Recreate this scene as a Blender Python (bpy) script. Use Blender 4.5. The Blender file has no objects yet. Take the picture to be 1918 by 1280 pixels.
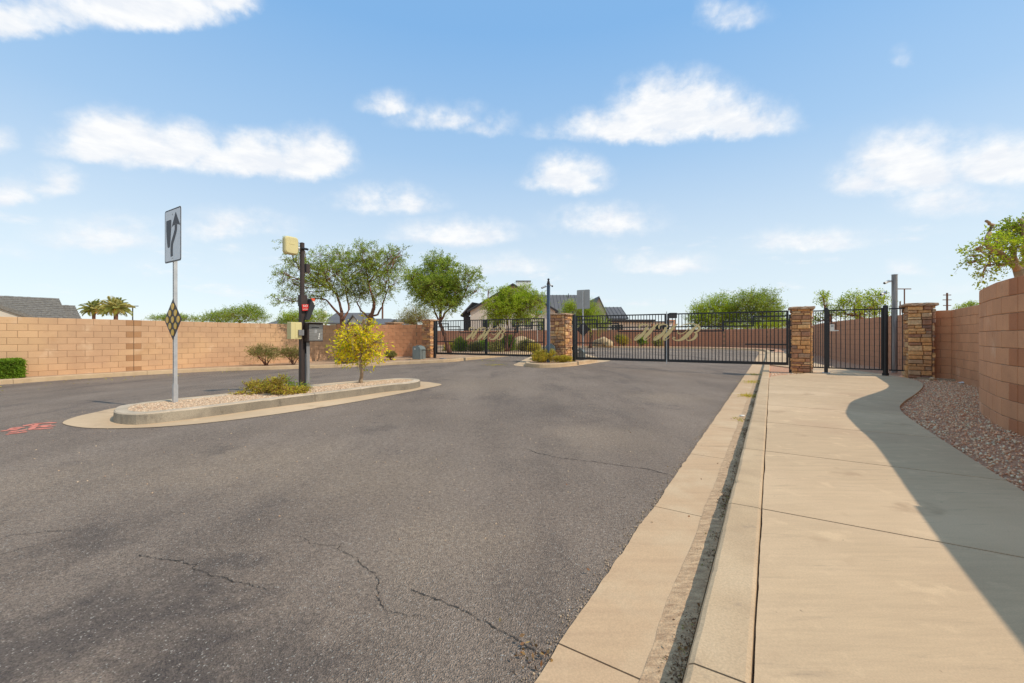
import bpy, math, random
import numpy as np
from mathutils import Vector, Matrix, noise as mnoise
from mathutils.geometry import delaunay_2d_cdt
R = math.radians
SC = bpy.context.scene
COL = SC.collection
random.seed(7)
# ------------------------------------------------------------------ camera
CAMZ, F, HX, HY = 1.2, 782.0, 959.0, 631.0
cd = bpy.data.cameras.new('camera'); cam = bpy.data.objects.new('camera', cd); COL.objects.link(cam)
cam.location = (0, 0, CAMZ); cam.rotation_euler = (R(90), 0, 0)
cd.sensor_width = 36; cd.lens = F/1918*36; cd.shift_y = -9/1918.0
cd.clip_start = 0.05; cd.clip_end = 3000
SC.camera = cam
# ------------------------------------------------------------------ light
SUN_EL, SUNX, SUNY = 49.0, 0.902, -0.432
w = bpy.data.worlds.new('World'); SC.world = w; w.use_nodes = True
sl = bpy.data.lights.new('sun', 'SUN'); sl.energy = 2.4; sl.angle = R(0.53); sl.color = (1, .945, .87)
so = bpy.data.objects.new('sun', sl); COL.objects.link(so); so.location = (20, -10, 30)
sdir = Vector((SUNX*math.cos(R(SUN_EL)), SUNY*math.cos(R(SUN_EL)), math.sin(R(SUN_EL))))
so.rotation_euler = sdir.to_track_quat('Z', 'Y').to_euler()
SC.view_settings.view_transform = 'Standard'; SC.view_settings.look = 'None'
SC.view_settings.gamma = 1; SC.view_settings.use_curve_mapping = False
SC.view_settings.exposure = 0.40
nt = w.node_tree; nt.nodes.clear()
class NG:
    """small helper to write node graphs"""
    def __init__(s, nt): s.nt = nt
    def n(s, t, **kw):
        nd = s.nt.nodes.new(t)
        for k, v in kw.items(): setattr(nd, k, v)
        return nd
    def setin(s, sock, v):
        if hasattr(v, 'default_value') or isinstance(v, bpy.types.NodeSocket): s.nt.links.new(v, sock)
        elif v is not None: sock.default_value = v
    def math(s, op, a, b=None, c=None, clamp=False):
        nd = s.n('ShaderNodeMath', operation=op); nd.use_clamp = clamp
        for i, x in enumerate((a, b, c)):
            if x is not None: s.setin(nd.inputs[i], x)
        return nd.outputs[0]
    def vm(s, op, a, b=None, sc=None):
        nd = s.n('ShaderNodeVectorMath', operation=op)
        s.setin(nd.inputs[0], a)
        if b is not None: s.setin(nd.inputs[1], b)
        if sc is not None: s.setin(nd.inputs['Scale'], sc)
        return nd.outputs['Value'] if op in ('LENGTH', 'DOT_PRODUCT') else nd.outputs[0]
    def rng(s, v, a, b, c=0., d=1., smooth=False):
        nd = s.n('ShaderNodeMapRange'); nd.interpolation_type = 'SMOOTHSTEP' if smooth else 'LINEAR'
        for i, x in enumerate((v, a, b, c, d)): s.setin(nd.inputs[i], x)
        return nd.outputs[0]
    def noise(s, vec, scale, detail=3., rough=.55, dist=0.):
        nd = s.n('ShaderNodeTexNoise'); s.setin(nd.inputs['Vector'], vec)
        nd.inputs['Scale'].default_value = scale; nd.inputs['Detail'].default_value = detail
        nd.inputs['Roughness'].default_value = rough; nd.inputs['Distortion'].default_value = dist
        return nd.outputs
    def mix(s, f, a, b, mode='MIX'):
        nd = s.n('ShaderNodeMix', data_type='RGBA', blend_type=mode)
        s.setin(nd.inputs[0], f); s.setin(nd.inputs[6], a); s.setin(nd.inputs[7], b)
        return nd.outputs[2]
    def ramp(s, f, stops, interp='LINEAR'):
        nd = s.n('ShaderNodeValToRGB'); cr = nd.color_ramp; cr.interpolation = interp
        while len(cr.elements) < len(stops): cr.elements.new(0.5)
        for e, (p, c) in zip(cr.elements, stops):
            e.position = p; e.color = (c[0], c[1], c[2], 1)
        s.setin(nd.inputs[0], f)
        return nd.outputs[0]
def c4(c): return (min(.9, c[0]*1.20), min(.9, c[1]*1.13), min(.9, c[2]*1.0), 1.0)
g = NG(nt)
sky = g.n('ShaderNodeTexSky', sky_type='NISHITA'); sky.sun_disc = False
sky.sun_elevation = R(SUN_EL); sky.sun_rotation = math.atan2(SUNX, SUNY)
sky.air_density = 1.0; sky.dust_density = 0.6; sky.ozone_density = 1.6; sky.altitude = 400
tc = g.n('ShaderNodeTexCoord'); dirv = tc.outputs['Generated']
sx = g.n('ShaderNodeSeparateXYZ'); nt.links.new(dirv, sx.inputs[0])
az = g.math('ARCTAN2', sx.outputs[0], sx.outputs[1]); el = g.math('ARCSINE', sx.outputs[2])
n1 = g.noise(dirv, 8.0, 5, .6)[1]; n2 = g.noise(dirv, 24.0, 6, .6)[1]
off = g.vm('SCALE', g.vm('SUBTRACT', n1, (.5, .5, .5)), sc=.042)
off2 = g.vm('SCALE', g.vm('SUBTRACT', n2, (.5, .5, .5)), sc=.034)
ae = g.n('ShaderNodeCombineXYZ'); g.setin(ae.inputs[0], az); g.setin(ae.inputs[1], el)
mk = g.vm('MULTIPLY', g.vm('ADD', off, off2), (1, .75, 0))
aev = g.vm('ADD', ae.outputs[0], mk)
# clouds seen in the photograph, as bearings: (px, py, half width, half height, density)
CL = [(210, 268, 95, 34, 1.0), (330, 285, 110, 32, .95), (470, 300, 120, 30, .9), (575, 300, 85, 36, .95), (270, 15, 190, 42, .95), (60, 30, 130, 34, .7), (420, 0, 70, 30, .8),
      (0, 268, 38, 22, .5), (110, 348, 58, 26, .62), (25, 362, 60, 22, .62), (725, 200, 50, 20, .55), (830, 225, 95, 22, .48), (910, 238, 60, 20, .42),
      (1270, 215, 120, 44, .98), (1180, 245, 130, 26, .85), (1370, 228, 100, 32, .85), (1060, 250, 80, 14, .4), (1065, 335, 72, 32, .85), (1700, 318, 110, 46, .95), (1850, 310, 120, 40, .85),
      (1640, 340, 90, 34, .72), (1780, 380, 130, 34, .5), (1375, 35, 62, 26, .42), (1330, 15, 30, 30, .36), (1690, 100, 26, 18, .3), (725, 380, 105, 24, .58), (860, 440, 110, 22, .68),
      (1130, 420, 110, 24, .6), (430, 425, 130, 24, .5), (210, 445, 130, 26, .58), (1500, 455, 130, 20, .52), (1240, 500, 100, 16, .55), (1700, 505, 40, 16, .5), (1420, 470, 80, 12, .25),
      (950, 500, 100, 18, .45), (330, 500, 240, 26, .2), (1750, 540, 150, 14, .25), (60, 470, 80, 22, .3)]
acc = None
for (px, py, rx, ry, dn) in CL:
    a0 = math.atan((px-HX)/F); e0 = math.atan((HY-py)*math.cos(a0)/F)
    ra = rx/F*math.cos(a0)**2; re = ry/F*math.cos(a0)*math.cos(e0)**2
    dl_ = g.vm('SUBTRACT', aev, (a0, e0-re*.25, 0)); kk = math.tan(e0)*math.tan(a0)*math.cos(e0)**2      # the cloud base lies level, not along the circle of equal elevation
    qc = g.n('ShaderNodeCombineXYZ'); g.setin(qc.inputs[0], g.vm('DOT_PRODUCT', dl_, (1/ra, 0, 0))); g.setin(qc.inputs[1], g.vm('DOT_PRODUCT', dl_, (kk/re, 1/re, 0)))
    q_ = qc.outputs[0]
    d = g.vm('LENGTH', g.vm('ADD', q_, g.vm('MULTIPLY', g.vm('ABSOLUTE', q_), (0, -.42, 0))))     # flat base, heaped top
    v_ = g.rng(d, 1.55, .35, 0., dn)
    acc = v_ if acc is None else g.math('MAXIMUM', acc, v_)
# clouds in the part of the sky the photograph does not show: the same kind, scattered by noise, thickened to warm the fill light in the shade
dsc = g.vm('MULTIPLY', dirv, (1, 1, 3.2))
nz = g.noise(dsc, 2.6, 7, .6)[0]; nz = g.rng(nz, .53, .72, 0., .8, True)
nz = g.math('MULTIPLY', nz, g.rng(g.math('ABSOLUTE', az), .92, 1.15, 0., 1.))
over = g.noise(dsc, 2.1, 7, .6)[0]; over = g.math('MULTIPLY', g.rng(over, .49, .70, 0., .8, True), g.rng(el, .72, .9, 0., 1.))
band = g.noise(dsc, 9., 6, .6)[0]; band = g.math('MULTIPLY', g.rng(band, .45, .74, 0., .46, True), g.rng(el, .38, .12, 0., 1., True))
acc = g.math('MAXIMUM', g.math('MAXIMUM', acc, nz), g.math('MAXIMUM', over, band))
dv2 = g.vm('MULTIPLY', dirv, (1, 1, 1.25))
fine = g.noise(dv2, 15., 8, .58)[0]; fine2 = g.noise(dv2, 44., 6, .6)[0]
fz = g.math('ADD', g.math('SUBTRACT', fine, .5), g.math('MULTIPLY', g.math('SUBTRACT', fine2, .5), .45))
acc = g.math('ADD', acc, g.math('MULTIPLY', fz, g.math('MULTIPLY', g.math('MINIMUM', acc, .5), 2.3)))
dens = g.rng(acc, .08, .84, 0., 1., True)
hs = g.n('ShaderNodeHueSaturation'); hs.inputs['Saturation'].default_value = 1.0; hs.inputs['Value'].default_value = 1.0
nt.links.new(sky.outputs[0], hs.inputs['Color'])
def rc(r, g_, b): return (r/5., g_/5., b/5.)
rmp = g.ramp(g.rng(el, 0., 1.57), [(0., rc(3.9, 4.2, 4.45)), (.11, rc(3.45, 3.98, 4.4)), (.255, rc(1.95, 3.0, 4.3)), (.40, rc(1.18, 2.4, 4.15)), (.7, rc(1.15, 2.3, 4.0)), (1., rc(1.15, 2.3, 4.0))])
rmp = g.mix(1., rmp, (5., 5., 5., 1), 'MULTIPLY')
skyc = g.mix(.88, g.mix(1., hs.outputs[0], (1.3, 1.42, 1.35, 1), 'MULTIPLY'), rmp)
shade = g.noise(g.vm('ADD', dsc, (0, 0, .04)), 14., 4, .6)[0]
cc = g.mix(g.rng(shade, .38, .6), (4.35, 4.55, 4.85, 1), (5.0, 5.05, 5.1, 1))
skyc = g.mix(dens, skyc, cc)
bg = g.n('ShaderNodeBackground'); nt.links.new(skyc, bg.inputs[0]); bg.inputs[1].default_value = 0.15
ow = g.n('ShaderNodeOutputWorld'); nt.links.new(bg.outputs[0], ow.inputs[0])

# ------------------------------------------------------------------ terrain: u along the drive, v to its right
SU, CU = math.sin(R(31.86)), math.cos(R(31.86))
def uv(x, y): return SU*x+CU*y, CU*x-SU*y
def xy(u, v): return SU*u+CU*v, CU*u-SU*v
def sm(t):
    t = max(0., min(1., t)); return t*t*(3-2*t)
def lerp(a, b, t): return a+(b-a)*t
def H(x, y):
    u, v = uv(x, y)
    A = max(0., min(.135, .0088*u))
    b1 = sm((-.7-v)/6.3)
    zl = -.1 if u < 11 else lerp(-.1, .1, sm((u-11)/9.))
    h = lerp(A*b1, zl, sm((-9-v)/7.)) if v < -9 else A*b1
    return lerp(h, .13, sm((u-17)/20.))
def P(px, Y, py=None, z=None):
    """a point at distance Y on the bearing px"""
    X = (px-HX)/F*Y
    return (X, Y, CAMZ+(HY-py)/F*Y if py is not None else z)
def G(px, py, dz=0.):
    """the ground point (H + dz) on a bearing"""
    z = dz
    for _ in range(40):
        Y = F*(CAMZ-z)/max(py-HY, 1.5); X = (px-HX)/F*Y
        z = lerp(z, H(X, Y)+dz, .5)
    return (X, Y)

# ------------------------------------------------------------------ objects
def tag(o, label=None, cat=None, group=None, kind=None):
    if label: o['label'] = label
    if cat: o['category'] = cat
    if group: o['group'] = group
    if kind or cat: o['kind'] = kind or 'thing'
    return o
def empty(name, loc=(0, 0, 0), rz=0., label=None, cat=None, group=None, kind=None):
    o = bpy.data.objects.new(name, None); COL.objects.link(o)
    o.empty_display_size = .2
    o.matrix_basis = Matrix.Translation(loc) @ Matrix.Rotation(rz, 4, 'Z')
    return tag(o, label, cat, group, kind)
def wm(o):
    return o.matrix_basis if o.parent is None else wm(o.parent) @ o.matrix_basis
def link(name, me, parent=None, mat=None, loc=(0, 0, 0), rot=None, scale=(1, 1, 1)):
    o = bpy.data.objects.new(name, me); COL.objects.link(o)
    o.parent = parent
    M = Matrix.Translation(loc)
    if rot is not None: M = M @ (Matrix.Rotation(rot, 4, 'Z') if isinstance(rot, float) or isinstance(rot, int) else rot.to_4x4())
    o.matrix_basis = M @ Matrix.Diagonal((*scale, 1))
    if mat is not None:
        if len(me.materials) == 0: me.materials.append(mat)
        elif me.materials[0] != mat:
            o.material_slots[0].link = 'OBJECT'; o.material_slots[0].material = mat
    return o
class MB:
    def __init__(s): s.v = []; s.f = []; s.M = None
    def add(s, vs, fs):
        b = len(s.v)
        if s.M is not None: vs = [tuple(s.M @ Vector(p)) for p in vs]
        s.v += [tuple(p) for p in vs]; s.f += [tuple(b+i for i in f) for f in fs]; return s
    def box(s, c, d, rot=None):
        hx, hy, hz_ = d[0]/2, d[1]/2, d[2]/2
        vs = [Vector((sx_*hx, sy_*hy, sz_*hz_)) for sz_ in (-1, 1) for sy_ in (-1, 1) for sx_ in (-1, 1)]
        if rot is not None:
            m = Matrix.Rotation(rot, 3, 'Z') if isinstance(rot, (int, float)) else rot
            vs = [m @ p for p in vs]
        vs = [p+Vector(c) for p in vs]
        return s.add(vs, [(0, 2, 3, 1), (4, 5, 7, 6), (0, 1, 5, 4), (2, 6, 7, 3), (0, 4, 6, 2), (1, 3, 7, 5)])
    def tube(s, pts, rad, n=8, cap=True):
        pts = [Vector(p) for p in pts]; m = len(pts)
        if not hasattr(rad, '__len__'): rad = [rad]*m
        vs = []; ref = Vector((0, 0, 1))
        for i, p in enumerate(pts):
            t = (pts[min(i+1, m-1)]-pts[max(i-1, 0)]).normalized()
            r_ = ref if abs(t.dot(ref)) < .9 else Vector((1, 0, 0))
            a = t.cross(r_).normalized(); b = t.cross(a)
            for k in range(n):
                th = 2*math.pi*k/n+math.pi/4
                vs.append(p+(a*math.cos(th)+b*math.sin(th))*rad[i])
        fs = [(i*n+k, i*n+(k+1) % n, (i+1)*n+(k+1) % n, (i+1)*n+k) for i in range(m-1) for k in range(n)]
        if cap: fs += [tuple(range(n))[::-1], tuple((m-1)*n+k for k in range(n))]
        return s.add(vs, fs)
    def prism(s, poly, z0, z1):
        """extrude an xy polygon (counter-clockwise)"""
        n = len(poly)
        vs = [(p[0], p[1], z0) for p in poly]+[(p[0], p[1], z1) for p in poly]
        return s.add(vs, [tuple(range(n))[::-1], tuple(range(n, 2*n))]+[(i, (i+1) % n, n+(i+1) % n, n+i) for i in range(n)])
    def mesh(s, name, smooth=False):
        me = bpy.data.meshes.new(name); me.from_pydata(s.v, [], s.f); me.update()
        if smooth: me.polygons.foreach_set('use_smooth', [True]*len(me.polygons))
        return me
    def build(s, name, mat=None, parent=None, world=False, smooth=False):
        if world and parent is not None:
            Mi = wm(parent).inverted(); s.v = [tuple(Mi @ Vector(p)) for p in s.v]
        return link(name, s.mesh(name, smooth), parent, mat)
def npmesh(name, V, Fc, mat=None, parent=None, world=True, smooth=False):
    """mesh from numpy arrays, Fc (n,k)"""
    V = np.asarray(V, dtype=np.float64); Fc = np.asarray(Fc, dtype=np.int32)
    if world and parent is not None:
        Mi = np.array(wm(parent).inverted()); V = V @ Mi[:3, :3].T+Mi[:3, 3]
    me = bpy.data.meshes.new(name); k = Fc.shape[1]
    me.vertices.add(len(V)); me.vertices.foreach_set('co', V.astype(np.float32).ravel())
    me.loops.add(Fc.size); me.loops.foreach_set('vertex_index', Fc.ravel())
    me.polygons.add(len(Fc)); me.polygons.foreach_set('loop_start', np.arange(0, Fc.size, k, dtype=np.int32))
    me.polygons.foreach_set('loop_total', np.full(len(Fc), k, dtype=np.int32))
    me.update(calc_edges=True)
    if smooth: me.polygons.foreach_set('use_smooth', np.ones(len(Fc), dtype=bool))
    return link(name, me, parent, mat)

# ------------------------------------------------------------------ materials
def material(name, c1, c2=None, nscale=3., rough=.8, detail=5, spec=.3, metal=0., big=None, fine=None, bump=None, rnd=0., rndhue=None,
             coords='pos', stretch=None, stain=None):
    """c1..c2 by noise; big=(scale, colour, lo, hi) patches; fine=(scale, amount) speckle; bump=(scale, strength, dist)
       rnd: brightness spread per object; stain=(scale, colour, lo, hi)"""
    m = bpy.data.materials.new(name); m.use_nodes = True; t = m.node_tree; t.nodes.clear(); G_ = NG(t)
    out = G_.n('ShaderNodeOutputMaterial'); bs = G_.n('ShaderNodeBsdfPrincipled'); t.links.new(bs.outputs[0], out.inputs[0])
    if coords == 'pos': vec = G_.n('ShaderNodeNewGeometry').outputs['Position']
    else: vec = G_.n('ShaderNodeTexCoord').outputs['Object']
    if stretch: 
        mp = G_.n('ShaderNodeMapping'); t.links.new(vec, mp.inputs[0]); mp.inputs['Scale'].default_value = stretch[0]; mp.inputs['Rotation'].default_value = (0, 0, stretch[1]); vs_ = mp.outputs[0]
    else: vs_ = vec
    col = c4(c1)
    if c2: col = G_.mix(G_.rng(G_.noise(vs_, nscale, detail)[0], .33, .67), c4(c1), c4(c2))
    if big:
        for (sc, cc_, lo, hi) in (big if isinstance(big, list) else [big]):
            col = G_.mix(G_.rng(G_.noise(vec, sc, 4)[0], lo, hi, smooth=True), col, c4(cc_))
    if stain: col = G_.mix(G_.math('MULTIPLY', G_.rng(G_.noise(vs_, stain[0], 6, .65)[0], stain[2], stain[3]), .8), col, c4(stain[1]))
    if rnd:
        oi = G_.n('ShaderNodeObjectInfo').outputs['Random']
        k = G_.rng(oi, 0., 1., 1-rnd, 1+rnd)
        cb = G_.n('ShaderNodeCombineXYZ')
        for i in range(3): G_.setin(cb.inputs[i], k)
        col = G_.mix(1., col, cb.outputs[0], 'MULTIPLY')
    if fine:
        f = G_.rng(G_.noise(vec, fine[0], 2, .6)[0], .3, .7, 1-fine[1], 1+fine[1])
        cb = G_.n('ShaderNodeCombineXYZ')
        for i in range(3): G_.setin(cb.inputs[i], f)
        col = G_.mix(1., col, cb.outputs[0], 'MULTIPLY')
    G_.setin(bs.inputs['Base Color'], col)
    bs.inputs['Roughness'].default_value = rough; bs.inputs['Specular IOR Level'].default_value = spec; bs.inputs['Metallic'].default_value = metal
    if bump:
        bn = G_.n('ShaderNodeBump'); bn.inputs['Strength'].default_value = bump[1]; bn.inputs['Distance'].default_value = bump[2]
        t.links.new(G_.noise(vec, bump[0], 4, .65)[0], bn.inputs['Height']); t.links.new(bn.outputs[0], bs.inputs['Normal'])
    return m
def ramp_mat(name, stops, rough=.85, src='object', nscale=8., bump=None, fine=None, transl=None):
    """palette by Object Info random (src object) or random per mesh island (src island)"""
    m = bpy.data.materials.new(name); m.use_nodes = True; t = m.node_tree; t.nodes.clear(); G_ = NG(t)
    out = G_.n('ShaderNodeOutputMaterial'); bs = G_.n('ShaderNodeBsdfPrincipled')
    geo = G_.n('ShaderNodeNewGeometry'); pos = geo.outputs['Position']
    stops = [(p_, c4(k_)) for p_, k_ in stops]
    r_ = G_.n('ShaderNodeObjectInfo').outputs['Random'] if src == 'object' else geo.outputs['Random Per Island']
    col = G_.ramp(r_, stops)
    f = G_.rng(G_.noise(pos, nscale, 4, .6)[0], .3, .7, .72, 1.25)
    cb = G_.n('ShaderNodeCombineXYZ')
    for i in range(3): G_.setin(cb.inputs[i], f)
    col = G_.mix(1., col, cb.outputs[0], 'MULTIPLY')
    G_.setin(bs.inputs['Base Color'], col); bs.inputs['Roughness'].default_value = rough; bs.inputs['Specular IOR Level'].default_value = .25
    if bump:
        bn = G_.n('ShaderNodeBump'); bn.inputs['Strength'].default_value = bump[1]; bn.inputs['Distance'].default_value = bump[2]
        t.links.new(G_.noise(pos, bump[0], 4, .65)[0], bn.inputs['Height']); t.links.new(bn.outputs[0], bs.inputs['Normal'])
    if transl:
        tr = G_.n('ShaderNodeBsdfTranslucent'); G_.setin(tr.inputs[0], G_.mix(1., col, (1.5, 1.5, .7, 1), 'MULTIPLY'))
        mx = G_.n('ShaderNodeMixShader'); mx.inputs[0].default_value = transl
        t.links.new(bs.outputs[0], mx.inputs[1]); t.links.new(tr.outputs[0], mx.inputs[2]); t.links.new(mx.outputs[0], out.inputs[0])
    else: t.links.new(bs.outputs[0], out.inputs[0])
    return m
ROT = -R(31.86)   # texture axis along the drive
M = {}
_dk, _lt = (.092, .074, .066), (.38, .285, .205)
ASPHALT_SPOTS = [(*G(60, 1190)[:2], .35, _dk, .75), (*G(330, 1130)[:2], .22, _dk, .7), (*G(560, 1250)[:2], .30, _dk, .55), (*G(300, 1262)[:2], .25, _dk, .8), (*G(160, 1010)[:2], .30, _dk, .5), (*G(440, 1110)[:2], .16, _dk, .5),
                 (*G(400, 847)[:2], .22, _dk, .6), (*G(700, 806)[:2], .30, _dk, .4), (*G(1010, 770)[:2], .9, _dk, .3), (*G(830, 1010)[:2], .5, _lt, .35), (*G(480, 870)[:2], .8, _lt, .5), (*G(700, 900)[:2], .7, _lt, .35), (*G(1130, 820)[:2], .7, _lt, .4), (*G(1250, 745)[:2], .8, _lt, .4), (*G(900, 720)[:2], 1.4, _lt, .3), (*G(130, 900)[:2], .9, _lt, .3)]
def asphalt_mat():
    m = bpy.data.materials.new('asphalt'); m.use_nodes = True; t = m.node_tree; t.nodes.clear(); G_ = NG(t)
    out = G_.n('ShaderNodeOutputMaterial'); bs = G_.n('ShaderNodeBsdfPrincipled'); t.links.new(bs.outputs[0], out.inputs[0])
    pos = G_.n('ShaderNodeNewGeometry').outputs['Position']
    rot = G_.n('ShaderNodeMapping'); t.links.new(pos, rot.inputs[0]); rot.inputs['Rotation'].default_value = (0, 0, R(31.86)); rot.inputs['Scale'].default_value = (1., .28, 1)
    col = G_.mix(G_.rng(G_.noise(pos, .55, 6, .62)[0], .34, .68), (.245, .176, .122, 1), (.35, .25, .172, 1))
    # tyre tracks and dusty streaks running with the drive
    col = G_.mix(G_.rng(G_.noise(rot.outputs[0], 1.1, 5, .6)[0], .42, .68, 0., .6), col, (.39, .285, .20, 1))
    col = G_.mix(G_.rng(G_.noise(rot.outputs[0], .8, 6, .65)[0], .50, .32, 0., .6, True), col, (.165, .121, .089, 1))
    ob = G_.noise(G_.vm('ADD', pos, (13., 4., 0)), 1.3, 6, .7)[0]
    col = G_.mix(G_.rng(ob, .60, .70, 0., .5, True), col, (.135, .102, .080, 1))
    # soft oily patches and dusty patches, each where it lies on the road: (x, y, radius, dark?)
    wob = G_.vm('MULTIPLY', G_.vm('SUBTRACT', G_.noise(pos, 2.2, 5, .65)[1], (.5, .5, .5)), (1.3, 1.3, 0))
    for (bx, by, br, cc_, am) in ASPHALT_SPOTS:
        dd_ = G_.vm('LENGTH', G_.vm('MULTIPLY', G_.vm('ADD', G_.vm('SUBTRACT', pos, (bx, by, 0)), wob), (1, 1, 0)))
        col = G_.mix(G_.rng(dd_, br*1.5, br*.1, 0., am, True), col, c4(cc_))
    # aggregate
    vo = G_.n('ShaderNodeTexVoronoi'); t.links.new(pos, vo.inputs['Vector']); vo.inputs['Scale'].default_value = 185.
    stone = G_.n('ShaderNodeSeparateColor'); t.links.new(vo.outputs['Color'], stone.inputs[0])
    k = G_.rng(stone.outputs[0], 0., 1., .66, 1.34)
    cb = G_.n('ShaderNodeCombineXYZ')
    for i in range(3): G_.setin(cb.inputs[i], k)
    col = G_.mix(1., col, cb.outputs[0], 'MULTIPLY')
    col = G_.mix(G_.math('GREATER_THAN', stone.outputs[1], .972), col, (.48, .40, .31, 1))
    f2 = G_.rng(G_.noise(pos, 38., 3, .7)[0], .3, .7, .74, 1.26)
    cb = G_.n('ShaderNodeCombineXYZ')
    for i in range(3): G_.setin(cb.inputs[i], f2)
    col = G_.mix(1., col, cb.outputs[0], 'MULTIPLY')
    G_.setin(bs.inputs['Base Color'], col); bs.inputs['Roughness'].default_value = .82; bs.inputs['Specular IOR Level'].default_value = .3
    bn = G_.n('ShaderNodeBump'); bn.inputs['Strength'].default_value = .55; bn.inputs['Distance'].default_value = .006
    hgt = G_.math('ADD', G_.math('MULTIPLY', vo.outputs['Distance'], 30.), G_.math('MULTIPLY', G_.noise(pos, 60., 3, .6)[0], 1.4))
    t.links.new(hgt, bn.inputs['Height']); t.links.new(bn.outputs[0], bs.inputs['Normal'])
    return m
M['asphalt'] = asphalt_mat()
CS = ((1., .22, 1.), R(31.86)-R(90))
M['walk'] = material('sidewalk_concrete', (.52, .372, .232), (.46, .328, .206), 3.5, .85, big=[(.9, (.45, .31, .195), .50, .72), (6., (.57, .41, .255), .56, .74), (.35, (.58, .42, .27), .46, .64), (17., (.34, .235, .15), .715, .76), (2.1, (.42, .29, .18), .62, .72)], fine=(160., .07), bump=(90., .25, .002), rnd=.035, stretch=((1., 9., 1.), R(31.86)), stain=(2.6, (.36, .26, .17), .60, .74))
M['kerb'] = material('kerb_concrete', (.50, .36, .222), (.43, .305, .19), 5., .88, big=(1.6, (.53, .39, .25), .45, .7), fine=(120., .12), bump=(60., .45, .004), rnd=.04, stain=(7., (.27, .20, .145), .60, .78))
M['gutter'] = material('gutter_concrete', (.52, .355, .215), (.46, .31, .19), 4., .85, big=(2.2, (.53, .385, .245), .45, .7), fine=(140., .10), bump=(90., .3, .002), rnd=.03, stretch=((.35, 4., 1.), R(31.86)-R(90)), stain=(3., (.33, .215, .125), .60, .75))
M['silt'] = material('gutter_silt', (.34, .215, .13), (.56, .39, .24), 14., .95, detail=6, fine=(160., .22), bump=(60., .9, .008), stretch=((1., 3.5, 1.), R(31.86)))
M['kerb_old'] = material('island_kerb_concrete', (.46, .37, .275), (.39, .32, .24), 6., .9, big=(1.4, (.56, .45, .34), .45, .68), fine=(110., .14), bump=(50., .6, .006), rnd=.04, stain=(9., (.13, .115, .09), .60, .80))
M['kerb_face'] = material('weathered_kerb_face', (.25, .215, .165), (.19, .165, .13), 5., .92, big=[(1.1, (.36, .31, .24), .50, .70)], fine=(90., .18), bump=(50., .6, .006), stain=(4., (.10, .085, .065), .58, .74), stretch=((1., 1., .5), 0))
M['dirt'] = material('desert_dirt', (.40, .26, .165), (.32, .205, .13), 2.4, .95, fine=(60., .25), bump=(40., .6, .02), big=(.6, (.43, .30, .20), .45, .65))
M['pinkdirt'] = material('gravel_bed', (.60, .33, .21), (.40, .22, .14), 30., .95, fine=(90., .35), bump=(60., 1., .02))
M['ground'] = material('open_ground', (.36, .26, .18), (.28, .20, .14), .5, .95)
M['crack'] = material('crack_dark', (.055, .045, .038), None, rough=1.)
M['gravel'] = ramp_mat('crushed_granite', [(0., (.66, .33, .20)), (.25, (.78, .47, .30)), (.5, (.86, .60, .42)), (.75, (.62, .34, .22)), (.9, (.92, .74, .56)), (1., (.34, .18, .12))], src='island', nscale=30.)
M['gravel_tan'] = ramp_mat('tan_gravel', [(0., (.42, .27, .18)), (.25, (.52, .37, .25)), (.5, (.60, .45, .31)), (.75, (.46, .31, .21)), (.93, (.66, .54, .40)), (1., (.26, .17, .12))], src='island', nscale=30.)
M['block'] = material('wall_block', (.535, .335, .200), (.49, .302, .182), 2.5, .92, fine=(150., .12), bump=(110., .5, .003), rnd=.055, big=[(.5, (.59, .375, .21), .48, .7), (1.6, (.62, .43, .28), .60, .76), (.9, (.47, .27, .14), .60, .78)], stain=(5., (.45, .26, .145), .62, .8))
M['block_r'] = material('wall_block_brown', (.56, .285, .158), (.50, .25, .138), 2.5, .92, fine=(150., .13), bump=(110., .5, .003), rnd=.07, big=[(1.7, (.60, .36, .235), .58, .76), (.8, (.44, .215, .12), .58, .76)], stain=(5., (.37, .185, .105), .60, .8))
M['block_d'] = material('wall_block_dark', (.40, .22, .11), (.36, .195, .10), 2.5, .92, fine=(150., .12), bump=(110., .5, .003), rnd=.06)
M['block_rd'] = material('wall_block_red', (.42, .18, .09), (.37, .155, .08), 2.5, .92, fine=(150., .12), bump=(110., .5, .003), rnd=.06)
M['mortar'] = material('mortar', (.30, .19, .115), (.25, .16, .10), 8., .95)
M['farwall'] = material('far_wall', (.46, .235, .145), (.41, .205, .128), 1.2, .93, rnd=.06, fine=(20., .08))
M['stone'] = ramp_mat('ledge_stone', [(0., (.62, .32, .13)), (.18, (.74, .44, .20)), (.36, (.46, .24, .135)), (.54, (.34, .175, .11)), (.7, (.66, .35, .14)), (.84, (.25, .15, .115)), (1., (.74, .50, .27))], nscale=16., bump=(40., .8, .01))
M['stonecap'] = ramp_mat('cap_stone', [(0., (.42, .28, .18)), (1., (.36, .23, .15))], nscale=12., bump=(30., .9, .012))
M['black'] = material('black_paint', (.012, .012, .014), None, rough=.38, spec=.5)
M['gold'] = material('gold_paint', (.74, .56, .26), None, rough=.45, spec=.4)
M['galv'] = material('galvanised_steel', (.52, .52, .53), (.42, .43, .45), 12., .45, metal=.35, spec=.5)
M['bronze'] = material('dark_brown_post', (.060, .042, .036), (.045, .033, .03), 6., .55)
M['bluepost'] = material('painted_steel_post', (.085, .12, .185), (.07, .10, .155), 4., .5, metal=.2)
M['greypost'] = material('steel_tube', (.30, .30, .31), (.16, .16, .165), 3., .5, metal=.3, stretch=((6., 6., .6), 0))
M['white'] = material('white_plastic', (.72, .70, .66), None, rough=.5)
M['signwhite'] = material('sign_white', (.70, .71, .74), None, rough=.4)
M['signblack'] = material('sign_black', (.05, .04, .04), None, rough=.45)
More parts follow.
